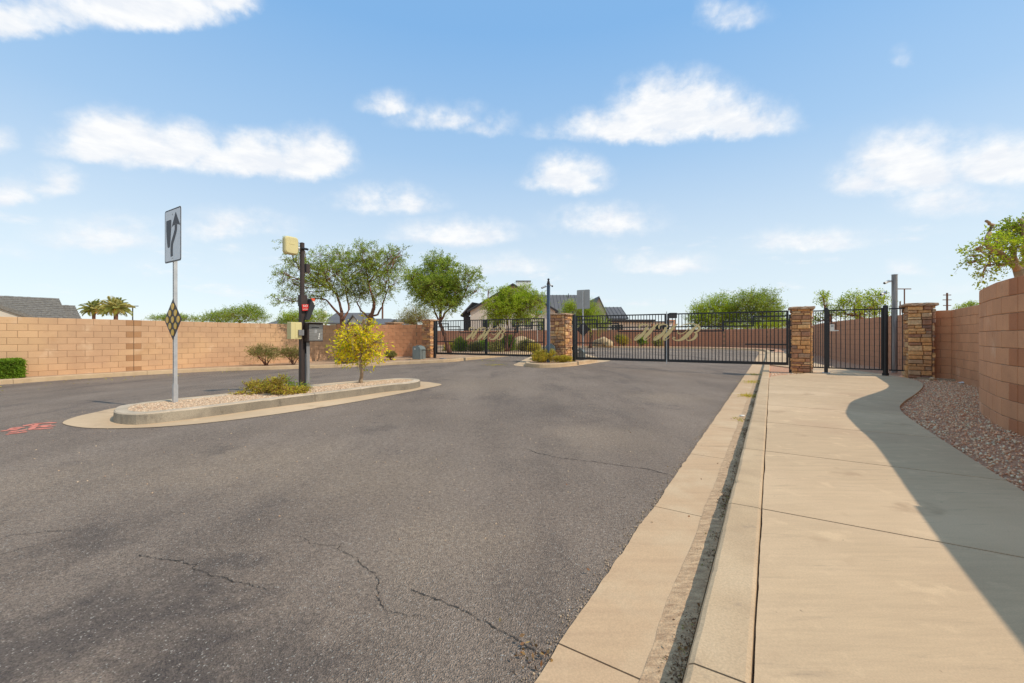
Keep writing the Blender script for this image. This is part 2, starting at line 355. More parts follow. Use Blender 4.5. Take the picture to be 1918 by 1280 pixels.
M['signback'] = material('sign_back', (.42, .41, .40), (.36, .355, .35), 5., .6, metal=.2)
M['amber'] = material('amber_reflector', (.95, .43, .02), None, rough=.3)
M['cream'] = material('cream_plastic', (.62, .54, .27), (.55, .48, .25), 4., .55)
M['steel'] = material('brushed_steel', (.22, .215, .21), (.34, .33, .32), 8., .38, metal=.6, stretch=((1, 1, 8.), 0))
M['red'] = material('red_plate', (.55, .03, .025), None, rough=.5)
M['opbox'] = material('operator_cabinet', (.17, .20, .20), (.14, .165, .165), 4., .5)
M['redpaint'] = material('utility_paint', (.66, .20, .14), (.52, .20, .15), 14., .8)
M['bark'] = material('bark', (.22, .105, .065), (.13, .065, .045), 9., .95, bump=(40., .8, .01))
M['barkpale'] = material('pale_bark', (.38, .28, .18), (.26, .18, .115), 9., .95, bump=(40., .8, .01))
M['leaf'] = ramp_mat('mesquite_leaf', [(0., (.12, .19, .028)), (.4, (.20, .29, .04)), (.75, (.30, .38, .055)), (1., (.42, .45, .10))], src='island', nscale=1.2, transl=.35)
M['leafb'] = ramp_mat('bright_leaf', [(0., (.17, .25, .02)), (.5, (.29, .40, .03)), (1., (.44, .50, .055))], src='island', nscale=1.2, transl=.35)
M['leafy'] = ramp_mat('yellow_leaf', [(0., (.28, .36, .02)), (.22, (.48, .50, .02)), (.5, (.72, .64, .025)), (.8, (.80, .62, .03)), (1., (.50, .28, .03))], src='island', nscale=2., transl=.35)
M['leafo'] = ramp_mat('olive_leaf', [(0., (.15, .16, .05)), (.5, (.24, .24, .075)), (1., (.34, .31, .12))], src='island', nscale=2., transl=.3)
M['leafg'] = ramp_mat('hedge_leaf', [(0., (.09, .17, .018)), (.5, (.16, .27, .022)), (1., (.26, .38, .035))], src='island', nscale=3., transl=.3)
M['leafgrey'] = ramp_mat('grey_leaf', [(0., (.14, .13, .10)), (.5, (.20, .18, .13)), (1., (.27, .24, .17))], src='island', nscale=3., transl=.2)
M['leafs'] = ramp_mat('straw_leaf', [(0., (.28, .30, .03)), (.5, (.50, .44, .05)), (1., (.44, .27, .08))], src='island', nscale=3., transl=.3)
M['palm'] = ramp_mat('palm_leaf', [(0., (.26, .28, .08)), (.5, (.38, .38, .13)), (1., (.52, .45, .20))], src='object', nscale=3., transl=.3)
M['fruit'] = material('palm_fruit', (.55, .27, .04), None, rough=.7)
M['stucco'] = material('pale_stucco', (.56, .50, .43), (.50, .45, .39), 1., .9)
M['stuccow'] = material('white_stucco', (.78, .76, .73), None, rough=.9)
M['roofg'] = material('grey_metal_roof', (.135, .132, .138), (.11, .108, .113), .8, .7)
M['trim'] = material('dark_trim', (.035, .033, .035), None, rough=.7)
M['tile'] = material('concrete_roof_tile', (.20, .185, .165), (.12, .112, .105), 3., .9, rnd=.15, fine=(12., .3), stretch=((1., 1., 6.), 0))
M['glass'] = material('window_glass', (.02, .025, .03), None, rough=.08, spec=.8)
M['boulder'] = material('boulder', (.52, .38, .22), (.38, .26, .16), 1.5, .95, bump=(6., .8, .05))
# ------------------------------------------------------------------ ground sheets
def catmull(pts, n=6, closed=False):
    out = []; m = len(pts)
    rngi = range(m) if closed else range(m-1)
    for i in rngi:
        p0 = pts[(i-1) % m] if closed or i > 0 else pts[0]; p1 = pts[i]; p2 = pts[(i+1) % m]
        p3 = pts[(i+2) % m] if closed or i+2 < m else pts[-1]
        for k in range(n):
            t = k/n
            out.append(tuple(.5*((2*p1[j])+(-p0[j]+p2[j])*t+(2*p0[j]-5*p1[j]+4*p2[j]-p3[j])*t*t+(-p0[j]+3*p1[j]-3*p2[j]+p3[j])*t**3) for j in range(2)))
    if not closed: out.append(tuple(pts[-1][:2]))
    return out
def resample(pts, step):
    d = [0.]
    for a, b in zip(pts, pts[1:]): d.append(d[-1]+math.hypot(b[0]-a[0], b[1]-a[1]))
    n = max(1, round(d[-1]/step)); return [at_s(pts, d, d[-1]*i/n) for i in range(n+1)], d[-1]
def cum(pts):
    d = [0.]
    for a, b in zip(pts, pts[1:]): d.append(d[-1]+math.hypot(b[0]-a[0], b[1]-a[1]))
    return d
def at_s(pts, d, s):
    if s <= 0:
        a, b = pts[0], pts[1]; L = d[1] or 1; return (a[0]+(b[0]-a[0])*s/L, a[1]+(b[1]-a[1])*s/L)
    for i in range(1, len(d)):
        if s <= d[i] or i == len(d)-1:
            L = (d[i]-d[i-1]) or 1; t = (s-d[i-1])/L
            a, b = pts[i-1], pts[i]; return (a[0]+(b[0]-a[0])*t, a[1]+(b[1]-a[1])*t)
def inside(p, poly):
    c = False; n = len(poly); x, y = p
    for i in range(n):
        x1, y1 = poly[i]; x2, y2 = poly[i-1]
        if (y1 > y) != (y2 > y) and x < (x2-x1)*(y-y1)/(y2-y1)+x1: c = not c
    return c
def sheet(name, poly, dz, mat, res=1., parent=None, skirt=0., kind='structure', zf=None, jit=0.):
    zf = zf or H
    poly = [tuple(p[:2]) for p in poly]; n = len(poly)
    pts = [Vector(p) for p in poly]
    x0, x1 = min(p[0] for p in poly), max(p[0] for p in poly); y0, y1 = min(p[1] for p in poly), max(p[1] for p in poly)
    y = y0+res*.5
    while y < y1:
        x = x0+res*.5
        while x < x1:
            if inside((x, y), poly): pts.append(Vector((x, y)))
            x += res
        y += res
    r = delaunay_2d_cdt(pts, [], [tuple(range(n))], 1, 1e-4)
    vs = [(p.x, p.y, zf(p.x, p.y)+dz+(random.uniform(-jit, jit) if jit else 0)) for p in r[0]]
    fs = []
    for f in r[2]:
        a, b, c = (vs[i] for i in f[:3])
        fs.append(tuple(f) if (b[0]-a[0])*(c[1]-a[1])-(b[1]-a[1])*(c[0]-a[0]) > 0 else tuple(f)[::-1])
    if skirt:
        b = len(vs); vs += [(p[0], p[1], zf(*p)+dz) for p in poly]+[(p[0], p[1], zf(*p)+dz-skirt) for p in poly]
        ar = sum(poly[i-1][0]*poly[i][1]-poly[i][0]*poly[i-1][1] for i in range(n))
        for i in range(n):
            j = (i+1) % n; q = (b+i, b+j, b+n+j, b+n+i); fs.append(q[::-1] if ar > 0 else q)
    mb = MB(); mb.v = vs; mb.f = fs
    o = mb.build(name, mat, parent, world=True)
    if kind and parent is None: o['kind'] = kind
    return o
mb = MB(); N = 40
ring = [0, 60, 200, 600, 1400]
for r_ in ring[1:]:
    mb.v += [(r_*math.cos(2*math.pi*i/N), r_*math.sin(2*math.pi*i/N), -.32) for i in range(N)]
mb.f = [tuple(range(N))]+[((k*N+i), (k*N+N+i), (k*N+N+(i+1) % N), (k*N+(i+1) % N)) for k in range(3) for i in range(N)]
tag(mb.build('ground', M['ground']), kind='structure')
road_poly = [xy(-9, 3.2), xy(18, 1.2), (15.5, 24), (20, 31), (19.5, 37), (13, 41), (0, 46), (-16, 49), (-18, 38), (-4, 36), (-3, 25), (-4, 20.5), (-9.2, 17.4), (-12, 16), (-15, 11), (-15.5, 8), (-22, -2), (-20, -9), (0, -9)]
sheet('road', road_poly, 0., M['asphalt'], .6)
# cracks in the asphalt: jagged narrow ribbons
random.seed(11)
def jag(pts, n, amp):
    pts = [pts[0]]+[p for p in pts[1:]]; out = []
    for a, b in zip(pts, pts[1:]):
        for k in range(n):
            t = k/n; d = Vector((b[0]-a[0], b[1]-a[1])); nn = Vector((-d.y, d.x)).normalized() if d.length else Vector((0, 1))
            e_ = math.sin(math.pi*t); P_ = Vector((a[0]+d.x*t, a[1]+d.y*t, 0))
            o = (mnoise.noise(P_*2.3)*2.2+mnoise.noise(P_*7.1+Vector((9, 0, 0)))*.8+mnoise.noise(P_*23.)*.5+random.uniform(-.22, .22))*amp*(min(1., e_*3))
            out.append((a[0]+d.x*t+nn.x*o, a[1]+d.y*t+nn.y*o))
    return out+[pts[-1]]
def ribbon(pts, wd, dz, mbb, vary=.6):
    vs = []; n = len(pts)
    for i, p in enumerate(pts):
        a, b = pts[max(i-1, 0)], pts[min(i+1, n-1)]
        t = Vector((b[0]-a[0], b[1]-a[1]))
        t = t.normalized() if t.length else Vector((1, 0))
        ww = wd*(1+random.uniform(-vary, vary))/2*(.35 if i in (0, n-1) else 1)
        for sg in (-1, 1):
            x, y = p[0]-t.y*ww*sg, p[1]+t.x*ww*sg; vs.append((x, y, H(x, y)+dz))
    mbb.add(vs, [(2*i, 2*i+2, 2*i+3, 2*i+1) for i in range(n-1)])
mb = MB()
for pts, wd, amp in (([(640, 1020), (690, 1070), (720, 1145)], .007, .018), ([(770, 1105), (860, 1140), (950, 1190), (1015, 1232)], .008, .012),
                     ([(985, 842), (1040, 857), (1130, 868), (1250, 889)], .012, .02), ([(260, 1040), (370, 1058), (395, 1080), (500, 1105)], .007, .02),
                     ([(560, 1005), (640, 1020)], .004, .02), ([(0, 1012), (60, 1000), (150, 992)], .006, .02), ([(0, 1040), (70, 1022), (140, 1005)], .005, .02),
                     ([(880, 835), (985, 842)], .004, .02), ([(720, 1145), (800, 1160)], .004, .02)):
    ribbon(jag([G(*p) for p in pts], 30, amp*1.5), wd*.50, .004, mb, .9)
tag(mb.build('asphalt_crack', M['crack']), kind='structure')
# ------------------------------------------------------------------ right kerb, gutter and sidewalk
KP = [xy(-9, -.7), xy(0, -.7), xy(14, -.7), xy(30, -.7), (17.95, 30.6), (18.2, 33.2), (17.2, 35.6), (14.8, 37.8), (12, 39.3), (8, 41.2), (0, 43.8), (-14, 46.5)]
KP = KP[:3]+[xy(22, -.7)]+KP[3:]
def seglist(path, L, s0, gap=.008):
    d = cum(path); s = s0; out = []
    while s < d[-1]-.2:
        e = min(s+L, d[-1]); out.append((max(s, 0)+gap/2, e-gap/2)); s = e
    return d, out
def sweep_seg(path, d, s0, s1, prof, step=.5, zf=None, jf=None):
    zf = zf or H
    n = max(1, math.ceil((s1-s0)/step)); mb = MB(); k = len(prof)
    for i in range(n+1):
        s = s0+(s1-s0)*i/n; p = at_s(path, d, s); q = at_s(path, d, s+.05); q0 = at_s(path, d, s-.05)
        t = Vector((q[0]-q0[0], q[1]-q0[1])).normalized()
        for pi_, (o_, z) in enumerate(prof):
            if jf: jo_, jz_ = jf(s, pi_, o_, z); o_ += jo_; z += jz_
            x, y = p[0]+t.y*o_, p[1]-t.x*o_; mb.v.append((x, y, zf(*p)+z))
    for i in range(n):
        for j in range(k):
            a = i*k+j; b = i*k+(j+1) % k; mb.f.append((a, b, b+k, a+k))
    mb.f += [tuple(range(k))[::-1], tuple(n*k+j for j in range(k))]
    return mb
kp = catmull(KP, 8)
kerb = empty('kerb', (0, 0, 0), kind='structure'); kerb['label'] = 'long concrete kerb and gutter beside the curving sidewalk'
gpan = [(0, .011), (.20, .009), (.41, .006), (.438, .004), (.438, -.1), (0, -.1)][::-1]
kpro = [(.438, .0), (.462, .112), (.470, .126), (.486, .134), (.630, .135), (.642, .131), (.648, .120), (.648, -.1), (.438, -.1)][::-1]
d, sg = seglist(kp, 1.545, (1.47+9) % 1.545-1.545)
def jk(s, i, o, z):      # chipped, slightly wavy front edge of the kerb
    if o < .50 and z > .05:
        a = mnoise.noise(Vector((s*1.3, i*.02, 0)))*.006+mnoise.noise(Vector((s*5.5, i*.1, 2)))*.0035; c = max(0, mnoise.noise(Vector((s*11., 7, 1)))-.32)*.035
        return a+c, -c*.8*(z > .12)
    return 0, 0
def jg(s, i, o, z):      # ragged joint with the asphalt
    if o == 0: return mnoise.noise(Vector((s*2.1, 0, 4)))*.014+mnoise.noise(Vector((s*9., 0, 5)))*.009+mnoise.noise(Vector((s*31., 0, 6)))*.005, 0
    return 0, mnoise.noise(Vector((s*1.7, o*9, 8)))*.0015
for (a, b) in sg:
    near = a < 26
    sweep_seg(kp, d, a, b, kpro, .045 if near else .5, None, jk if near else None).build('kerb_segment', M['kerb'], kerb)
    sweep_seg(kp, d, a, b, gpan, .045 if near else .5, None, jg if near else None).build('gutter_pan', M['gutter'], kerb)
# rough silty strip in the gutter along the kerb
mb = MB(); u = -2.; ro = []; 
while u < 15: ro.append(u); u += .05
vs = []
for i, u in enumerate(ro):
    a = mnoise.noise(Vector((u*1.7, 0, 0)))*.018+mnoise.noise(Vector((u*7, 3, 0)))*.010
    for v_ in (-.392-a, -.33, -.29, -.263):
        x, y = xy(u, v_); vs.append((x, y, .0095+.004*(v_ > -.38)+abs(mnoise.noise(Vector((u*9, v_*30, 0))))*.009*(v_ > -.38)))
mb.add(vs, [(4*i+j, 4*i+4+j, 4*i+5+j, 4*i+1+j)[::-1] for i in range(len(ro)-1) for j in range(3)])
mb.build('silt', M['silt'], kerb)
def kn(tab, u):
    if u <= tab[0][0]: return tab[0][1]
    for (a, va), (b, vb) in zip(tab, tab[1:]):
        if u <= b: return lerp(va, vb, sm((u-a)/(b-a)) if (vb-va) > .0 or True else 0)
    return tab[-1][1]
def lin(tab, u):
    if u <= tab[0][0]: return tab[0][1]
    for (a, va), (b, vb) in zip(tab, tab[1:]):
        if u <= b: return va+(vb-va)*(u-a)/(b-a)
    return tab[-1][1]
_vr = catmull([(-9, 1.48), (0, 1.48), (4.35, 1.48), (7.2, 1.53), (8.3, 1.62), (9.2, 1.84), (10.4, 2.22), (11.6, 2.58), (12.7, 2.86), (13.6, 3.0), (14.4, 3.0), (15.2, 2.82), (16.4, 2.45), (18, 1.95), (20, 1.6), (23, 1.5), (30, 1.5)], 6)
def VR(u): return lin(_vr, u)
_vl = [(12.9, -.045), (13.6, .16), (14.4, .62), (15.2, 1.0), (16.4, .95), (17.4, .6), (18.6, .0), (19.2, -.045)]
def VL(u): return lin(_vl, u)
walk = empty('sidewalk', kind='structure'); walk['label'] = 'curving concrete sidewalk'
u = 1.47-1.545*5; jo = []
while u < 31: jo.append(u); u += 1.545
for a, b in zip(jo, jo[1:]):
    n = 26; L_ = [xy(a+.006+(b-a-.012)*i/n, VL(a+(b-a)*i/n)-.001+mnoise.noise(Vector((a+(b-a)*i/n, 0, 3))*2.4)*.006+mnoise.noise(Vector((a+(b-a)*i/n, 0, 9))*11.)*.003) for i in range(n+1)]; R_ = [xy(a+.006+(b-a-.012)*i/n, VR(a+(b-a)*i/n)) for i in range(n+1)]
    mb = MB(); vs = []; k = 5
    for i in range(n+1):
        for j in range(k+1):
            x = lerp(L_[i][0], R_[i][0], j/k); y = lerp(L_[i][1], R_[i][1], j/k); e = .003 if (j in (0, k) or i in (0, n)) else 0
            vs.append((x, y, H(x, y)+.137-e))
    mb.add(vs, [(i*(k+1)+j, i*(k+1)+j+1, (i+1)*(k+1)+j+1, (i+1)*(k+1)+j) [::-1] for i in range(n) for j in range(k)])
    edge = [i*(k+1) for i in range(n+1)]+[n*(k+1)+j for j in range(1, k+1)]+[i*(k+1)+k for i in range(n-1, -1, -1)]+[j for j in range(k-1, 0, -1)]
    b0 = len(mb.v); mb.v += [(mb.v[i][0], mb.v[i][1], mb.v[i][2]-.1) for i in edge]; m_ = len(edge)
    mb.f += [(edge[i], edge[(i+1) % m_], b0+(i+1) % m_, b0+i) for i in range(m_)]
    mb.build('slab', M['walk'], walk)
# dirt and gravel bed on the right of the drive
vb = []
u = -9.
while u < 30.5: vb.append((u, -.055)); u += 1.5
bed = [xy(*p) for p in vb]+[(19.6, 31), (19.9, 34.5), (18.6, 37.2), (15.4, 39.6), (12.4, 41.0), (8, 42.8), (0, 45.4), (-14, 48.2), (-14, 60), (32, 60), (40, 20), (25, 6), (10, -14)]
sheet('verge', bed, .095, M['pinkdirt'], 1.5)
# ------------------------------------------------------------------ left verge and kerb
LK = [(-22., 2.), (-17.6, 7.0), (-15.2, 9.7)]+[G(px, py) for px, py in ((0, 721), (100, 713.5), (250, 704), (400, 696), (515, 692.5), (595, 690), (732, 684), (836, 679), (873, 675.5), (932, 669.5))]
LK += [(.9, 25.5), (2.3, 28.6), (2.0, 31.5), (-.5, 34), (-6, 36.5), (-20, 39.5)]
lk = catmull(LK, 8)
lkerb = empty('kerb', kind='structure'); lkerb['label'] = 'low pale kerb along the foot of the left block wall'
d, sg = seglist(lk, 3.05, .4)
lpro = [(0, -.1), (0, .0), (-.01, .115), (-.022, .13), (-.15, .132), (-.155, -.1)][::-1]
for a, b in sg: sweep_seg(lk, d, a, b, lpro, .6).build('kerb_segment', M['kerb'], lkerb)
dl = cum(lk); off = []
for i in range(0, len(lk)):
    p = lk[i]; q = lk[min(i+1, len(lk)-1)]; q0 = lk[max(i-1, 0)]
    t = Vector((q[0]-q0[0], q[1]-q0[1])).normalized(); off.append((p[0]-t.y*.14, p[1]+t.x*.14))
sheet('planting_bed', off+[(-40, 45), (-45, 0)], .118, M['dirt'], 1.2)
# ------------------------------------------------------------------ islands
def island(name, label, top_px, ap_px, dzk, fill_mat, wdt=.15, kmat='kerb_old', seg=3.0, lbl=True):
    ring_ = catmull([G(px, py, dzk) for px, py in top_px], 5, True)
    if sum(ring_[i-1][0]*ring_[i][1]-ring_[i][0]*ring_[i-1][1] for i in range(len(ring_))) < 0: ring_.reverse()
    ap = catmull([G(px, py, .006) for px, py in ap_px], 4, True)
    r = empty(name, kind='structure'); r['label'] = label
    # counter-clockwise ring: the outside is on the right
    path = ring_+[ring_[0]]
    d, sg = seglist(path, seg, 0.)
    pr = [(.012, -.05), (.006, .03), (0., dzk-.018), (-.012, dzk-.002), (-wdt+.01, dzk), (-wdt, dzk-.01), (-wdt, -.05)]
    for a, b in sg:
        o = sweep_seg(path, d, a, b, pr, .12, None, lambda s, i, o_, z: (mnoise.noise(Vector((s*3., i*.1, dzk)))*.008, -max(0, mnoise.noise(Vector((s*9., 3, 1)))-.35)*.05*(i in (2, 3)))).build('kerb_segment', M[kmat], r)
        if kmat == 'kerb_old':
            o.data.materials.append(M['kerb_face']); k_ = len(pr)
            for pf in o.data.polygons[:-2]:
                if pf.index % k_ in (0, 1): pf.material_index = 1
    inner = []
    for i, p in enumerate(ring_):
        q = ring_[(i+1) % len(ring_)]; q0 = ring_[i-1]; t = Vector((q[0]-q0[0], q[1]-q0[1])).normalized()
        inner.append((p[0]-t.y*(wdt-.02), p[1]+t.x*(wdt-.02)))
    sheet('apron', ap, .007, M['walk'], .5, r)
    sheet('fill', inner, dzk-.03, fill_mat, .5, r)
    return r, ring_, inner
isl, ring1, in1 = island('traffic_island', 'long narrow traffic island with a weathered kerb and tan gravel',
    [(213, 769), (222, 773), (248, 775), (290, 772.5), (400, 760.5), (515, 746), (629, 733), (721, 721), (767, 717), (786, 712.5), (780, 709.5), (744, 708.5), (675, 714), (577, 723), (464, 734), (400, 740.5), (324, 747.5), (269, 753), (231, 758.5), (216, 763.5)],
    [(117, 792), (142, 799.5), (184, 802.6), (248, 802), (311, 799), (400, 791), (515, 776.5), (629, 759), (721, 743), (790, 729.5), (827, 721.2), (812, 717.5), (788, 715), (700, 712), (560, 723), (400, 740), (300, 750), (213, 765), (184, 771.5), (142, 781)], .155, M['dirt'])
isl2, ring2, in2 = island('traffic_island', 'small rounded traffic island round the stone pillar between the gates',
    [(985, 678), (990, 680.5), (1010, 682), (1040, 681.5), (1072, 679), (1092, 676), (1118, 672.5), (1108, 668), (1090, 664), (1060, 661), (1025, 662), (1000, 668)],
    [(962, 684), (985, 687), (1028, 688.3), (1075, 686), (1114, 680.5), (1143, 676), (1128, 672), (1110, 667), (1088, 661.5), (1056, 658), (1020, 660), (990, 670), (972, 679)], .135, M['dirt'], kmat='kerb')
# ------------------------------------------------------------------ gravel stones
def ico():
    t = (1+5**.5)/2
    v = np.array([(-1, t, 0), (1, t, 0), (-1, -t, 0), (1, -t, 0), (0, -1, t), (0, 1, t), (0, -1, -t), (0, 1, -t), (t, 0, -1), (t, 0, 1), (-t, 0, -1), (-t, 0, 1)], float)
    v /= np.linalg.norm(v[0])
    f = np.array([(0, 11, 5), (0, 5, 1), (0, 1, 7), (0, 7, 10), (0, 10, 11), (1, 5, 9), (5, 11, 4), (11, 10, 2), (10, 7, 6), (7, 1, 8), (3, 9, 4), (3, 4, 2), (3, 2, 6), (3, 6, 8), (3, 8, 9), (4, 9, 5), (2, 4, 11), (6, 2, 10), (8, 6, 7), (9, 8, 1)])
    return v, f
def rotm(rs, n):
    q = rs.normal(size=(n, 4)); q /= np.linalg.norm(q, axis=1)[:, None]; w_, x, y, z = q.T
    return np.stack([1-2*(y*y+z*z), 2*(x*y-z*w_), 2*(x*z+y*w_), 2*(x*y+z*w_), 1-2*(x*x+z*z), 2*(y*z-x*w_), 2*(x*z-y*w_), 2*(y*z+x*w_), 1-2*(x*x+y*y)], 1).reshape(n, 3, 3)
def stones(name, pts, size, mat, seed, parent=None, label=None):
    rs = np.random.RandomState(seed); n = len(pts); v, f = ico()
    sc = rs.uniform(.6, 1.35, (n, 1))*size*rs.uniform(.55, 1.1, (n, 3))
    A = v[None]*(1+rs.uniform(-.25, .25, (n, 12, 1)))*sc[:, None, :]
    A = np.einsum('nij,nkj->nki', rotm(rs, n), A)+np.asarray(pts)[:, None, :]
    Fc = (f[None]+(np.arange(n)*12)[:, None, None]).reshape(-1, 3)
    o = npmesh(name, A.reshape(-1, 3), Fc, mat, parent); o['kind'] = 'stuff'
    if label: o['label'] = label
    return o
random.seed(3)
pts = []
while len(pts) < 24000:
    u = -1.5+random.random()**1.35*17.; v_ = random.uniform(1.45, 4.2)
    x, y = xy(u, v_)
    if v_ < VR(u)+.012 : 
        if random.random() < .992: continue
    if u < .8 and v_ > 2.6: continue
    pts.append((x, y, H(x, y)+.103+random.uniform(-.004, .012)))
stones('gravel', pts, .0115, M['gravel'], 1, label='crushed red granite between the sidewalk and the right wall')
pts = []
for k in range(1400):
    x, y = xy(random.uniform(13., 15.1), random.uniform(-.02, 1.0))
    u, v_ = uv(x, y)
    if v_ < VL(u)-.01: pts.append((x, y, H(x, y)+.10))
stones('gravel', pts, .014, M['gravel'], 2, label='small wedge of gravel between the kerb and the sidewalk at the gate')
pts = []
bx0, bx1 = min(p[0] for p in in1), max(p[0] for p in in1); by0, by1 = min(p[1] for p in in1), max(p[1] for p in in1)
while len(pts) < 15000:
    x, y = random.uniform(bx0, bx1), random.uniform(by0, by1)
    if inside((x, y), in1): pts.append((x, y, H(x, y)+.128+random.uniform(-.003, .010)))
stones('gravel', pts, .016, M['gravel_tan'], 4, label='tan gravel filling the long traffic island')
# ------------------------------------------------------------------ block walls
def unit_block(name, L, h, w_, b=.006):
    """a block, front at -y, with a small chamfer"""
    mb = MB(); X, Z = L/2, h/2; y0, y1 = -w_/2, w_/2
    for (y, c) in ((y0, b), (y0+b, 0), (y1-b, 0), (y1, b)):
        mb.v += [(-X+c, y, -Z+c), (X-c, y, -Z+c), (X-c, y, Z-c), (-X+c, y, Z-c)]
    for i in range(3):
        for j in range(4): mb.f.append((i*4+j, i*4+(j+1) % 4, i*4+4+(j+1) % 4, i*4+4+j)[::-1])
    mb.f += [(0, 1, 2, 3), (12, 13, 14, 15)[::-1]]
    return mb.mesh(name)
BL, BH, BW = .4064, .2032, .15
me_full = unit_block('block', BL-.008, BH-.006, BW); me_half = unit_block('half_block', BL/2-.008, BH-.006, BW)
def block_wall(label, path, ztop, rows, mat, side=1, dark=None, joint_dark=True, zb=None, coping=True, maxlen=None, meshL=(me_full, me_half), mats=None):
    """path runs away from the control joint; side=+1: body on the right of the path"""
    path = [tuple(p[:2]) for p in path]; d = cum(path); Ltot = d[-1]
    root = empty('block_wall', (path[0][0], path[0][1], H(*path[0])), 0., label, 'wall')
    inv = wm(root).inverted()
    core = MB(); n = max(2, int(Ltot/.4)); fr = []
    for i in range(n+1):
        s = Ltot*i/n; p = at_s(path, d, s); a = at_s(path, d, s-.05); b = at_s(path, d, s+.05)
        t = Vector((b[0]-a[0], b[1]-a[1])).normalized(); nn = Vector((t.y, -t.x))*side
        for (o_, z) in ((.008, ztop-rows*BH), (BW-.008, ztop-rows*BH), (BW-.008, ztop-.012), (.008, ztop-.012)):
            fr.append((p[0]+nn.x*o_, p[1]+nn.y*o_, z))
    for i in range(n):
        for j in range(4): core.f.append((i*4+j, i*4+(j+1) % 4, i*4+4+(j+1) % 4, i*4+4+j))
    core.f += [(0, 1, 2, 3), tuple(n*4+j for j in (3, 2, 1, 0))]; core.v = fr
    core.build('mortar', M['mortar'], root, world=True)
    for r_ in range(rows):
        z = ztop-BH*(r_+.5); s = 0.; first = True
        while s < Ltot-.06:
            half = first and (r_ % 2 == 0)
            L = BL/2 if half else BL
            e = min(s+L, Ltot); frac = (e-s)/L; mid = (s+e)/2
            a = at_s(path, d, s); b = at_s(path, d, e); t = Vector((b[0]-a[0], b[1]-a[1])).normalized(); nn = Vector((t.y, -t.x))*side
            c = Vector(((a[0]+b[0])/2+nn.x*(BW/2+random.uniform(-.0015, .0015)), (a[1]+b[1])/2+nn.y*BW/2, z))
            ang = math.atan2(t.y, t.x)
            mt = mat
            if half and joint_dark and dark: mt = dark
            lc = inv @ c
            link('block', (meshL[1] if half else meshL[0]), root, mt, tuple(lc), rot=ang, scale=(frac*(1+.0), 1, 1))
            s = e; first = False
    return root
random.seed(5)
WL = [(-15.9, 10.35), (-14.55, 12.2), (-13.6, 13.75), (-12.63, 15.46), (-12.14, 16.4), (-11.3, 17.7), (-10.5, 18.75), (-9.75, 19.85), (-8.9, 21.2)]
wl = catmull(WL, 6); dw = cum(wl)
# control joint at bearing px 252
sj = min((abs((at_s(wl, dw, s/100.)[0]/at_s(wl, dw, s/100.)[1])-(252-HX)/F), s/100.) for s in range(0, int(dw[-1]*100), 5))[1]
def subpath(path, d, s0, s1, step=.2):
    n = max(2, int(abs(s1-s0)/step)); return [at_s(path, d, s0+(s1-s0)*i/n) for i in range(n+1)]
block_wall('tan block wall at the left, from the photo edge to its dark vertical joint', subpath(wl, dw, sj-.004, 0), 1.78, 9, M['block'], 1, M['block_d'])
block_wall('tan block wall behind the sign post, from its dark joint to the mesquite trees', subpath(wl, dw, sj+.004, dw[-1]), 1.78, 9, M['block'], -1, M['block_d'])
block_wall('brown block wall between the mesquite trees and the left stone pillar', catmull([(-8.9, 21.2), (-7.6, 22.25), (-6.4, 22.6), (-5.0, 22.3), (-4.35, 21.6)], 6), 1.845, 9, M['block_r'], -1)
WR = [(5.69, 4.70), (5.96, 5.11), (6.38, 5.60), (6.89, 6.16), (7.6, 6.76), (8.4, 7.38), (9.2, 8.06), (9.75, 8.66), (10.2, 9.28), (10.65, 9.9), (11.17, 10.62)]
wr = catmull(WR, 6)
block_wall('curved brown block wall with a control joint, bulging toward the sidewalk', wr, 1.88, 9, M['block_r'], 1, M['block_rd'])
wr2 = catmull([(5.686, 4.694), (5.38, 4.2), (4.9, 3.4), xy(3.6, 2.28), xy(2.0, 2.25), xy(0., 2.25), xy(-3, 2.25), xy(-9, 2.25)], 6); d2 = cum(wr2)
nw = block_wall('brown block wall nearest the camera at the right photo edge', subpath(wr2, d2, 0, 3.25), 1.88, 9, M['block_r'], -1, M['block_rd'])
mb = MB(); pp = subpath(wr2, d2, 3.26, d2[-1], .5)
for a, b in zip(pp, pp[1:]):
    mb.box(((a[0]+b[0])/2+.05, (a[1]+b[1])/2-.03, .95), (math.hypot(b[0]-a[0], b[1]-a[1])+.005, .15, 1.86), math.atan2(b[1]-a[1], b[0]-a[0]))
mb.build('wall_run', M['block_r'], nw, world=True)
MB().box((5.688+.066, 4.697-.042, .93), (.10, .03, 1.84), math.atan2(-.53, .85)).build('joint_light_seal', M['mortar'], nw, world=True)  # added inside the control joint to stop sunlight leaking through the wall
block_wall('short return of block wall between the right stone pillar and the curved wall', [(10.90, 11.16), (11.19, 10.585)], 1.88, 9, M['block_r'], -1)
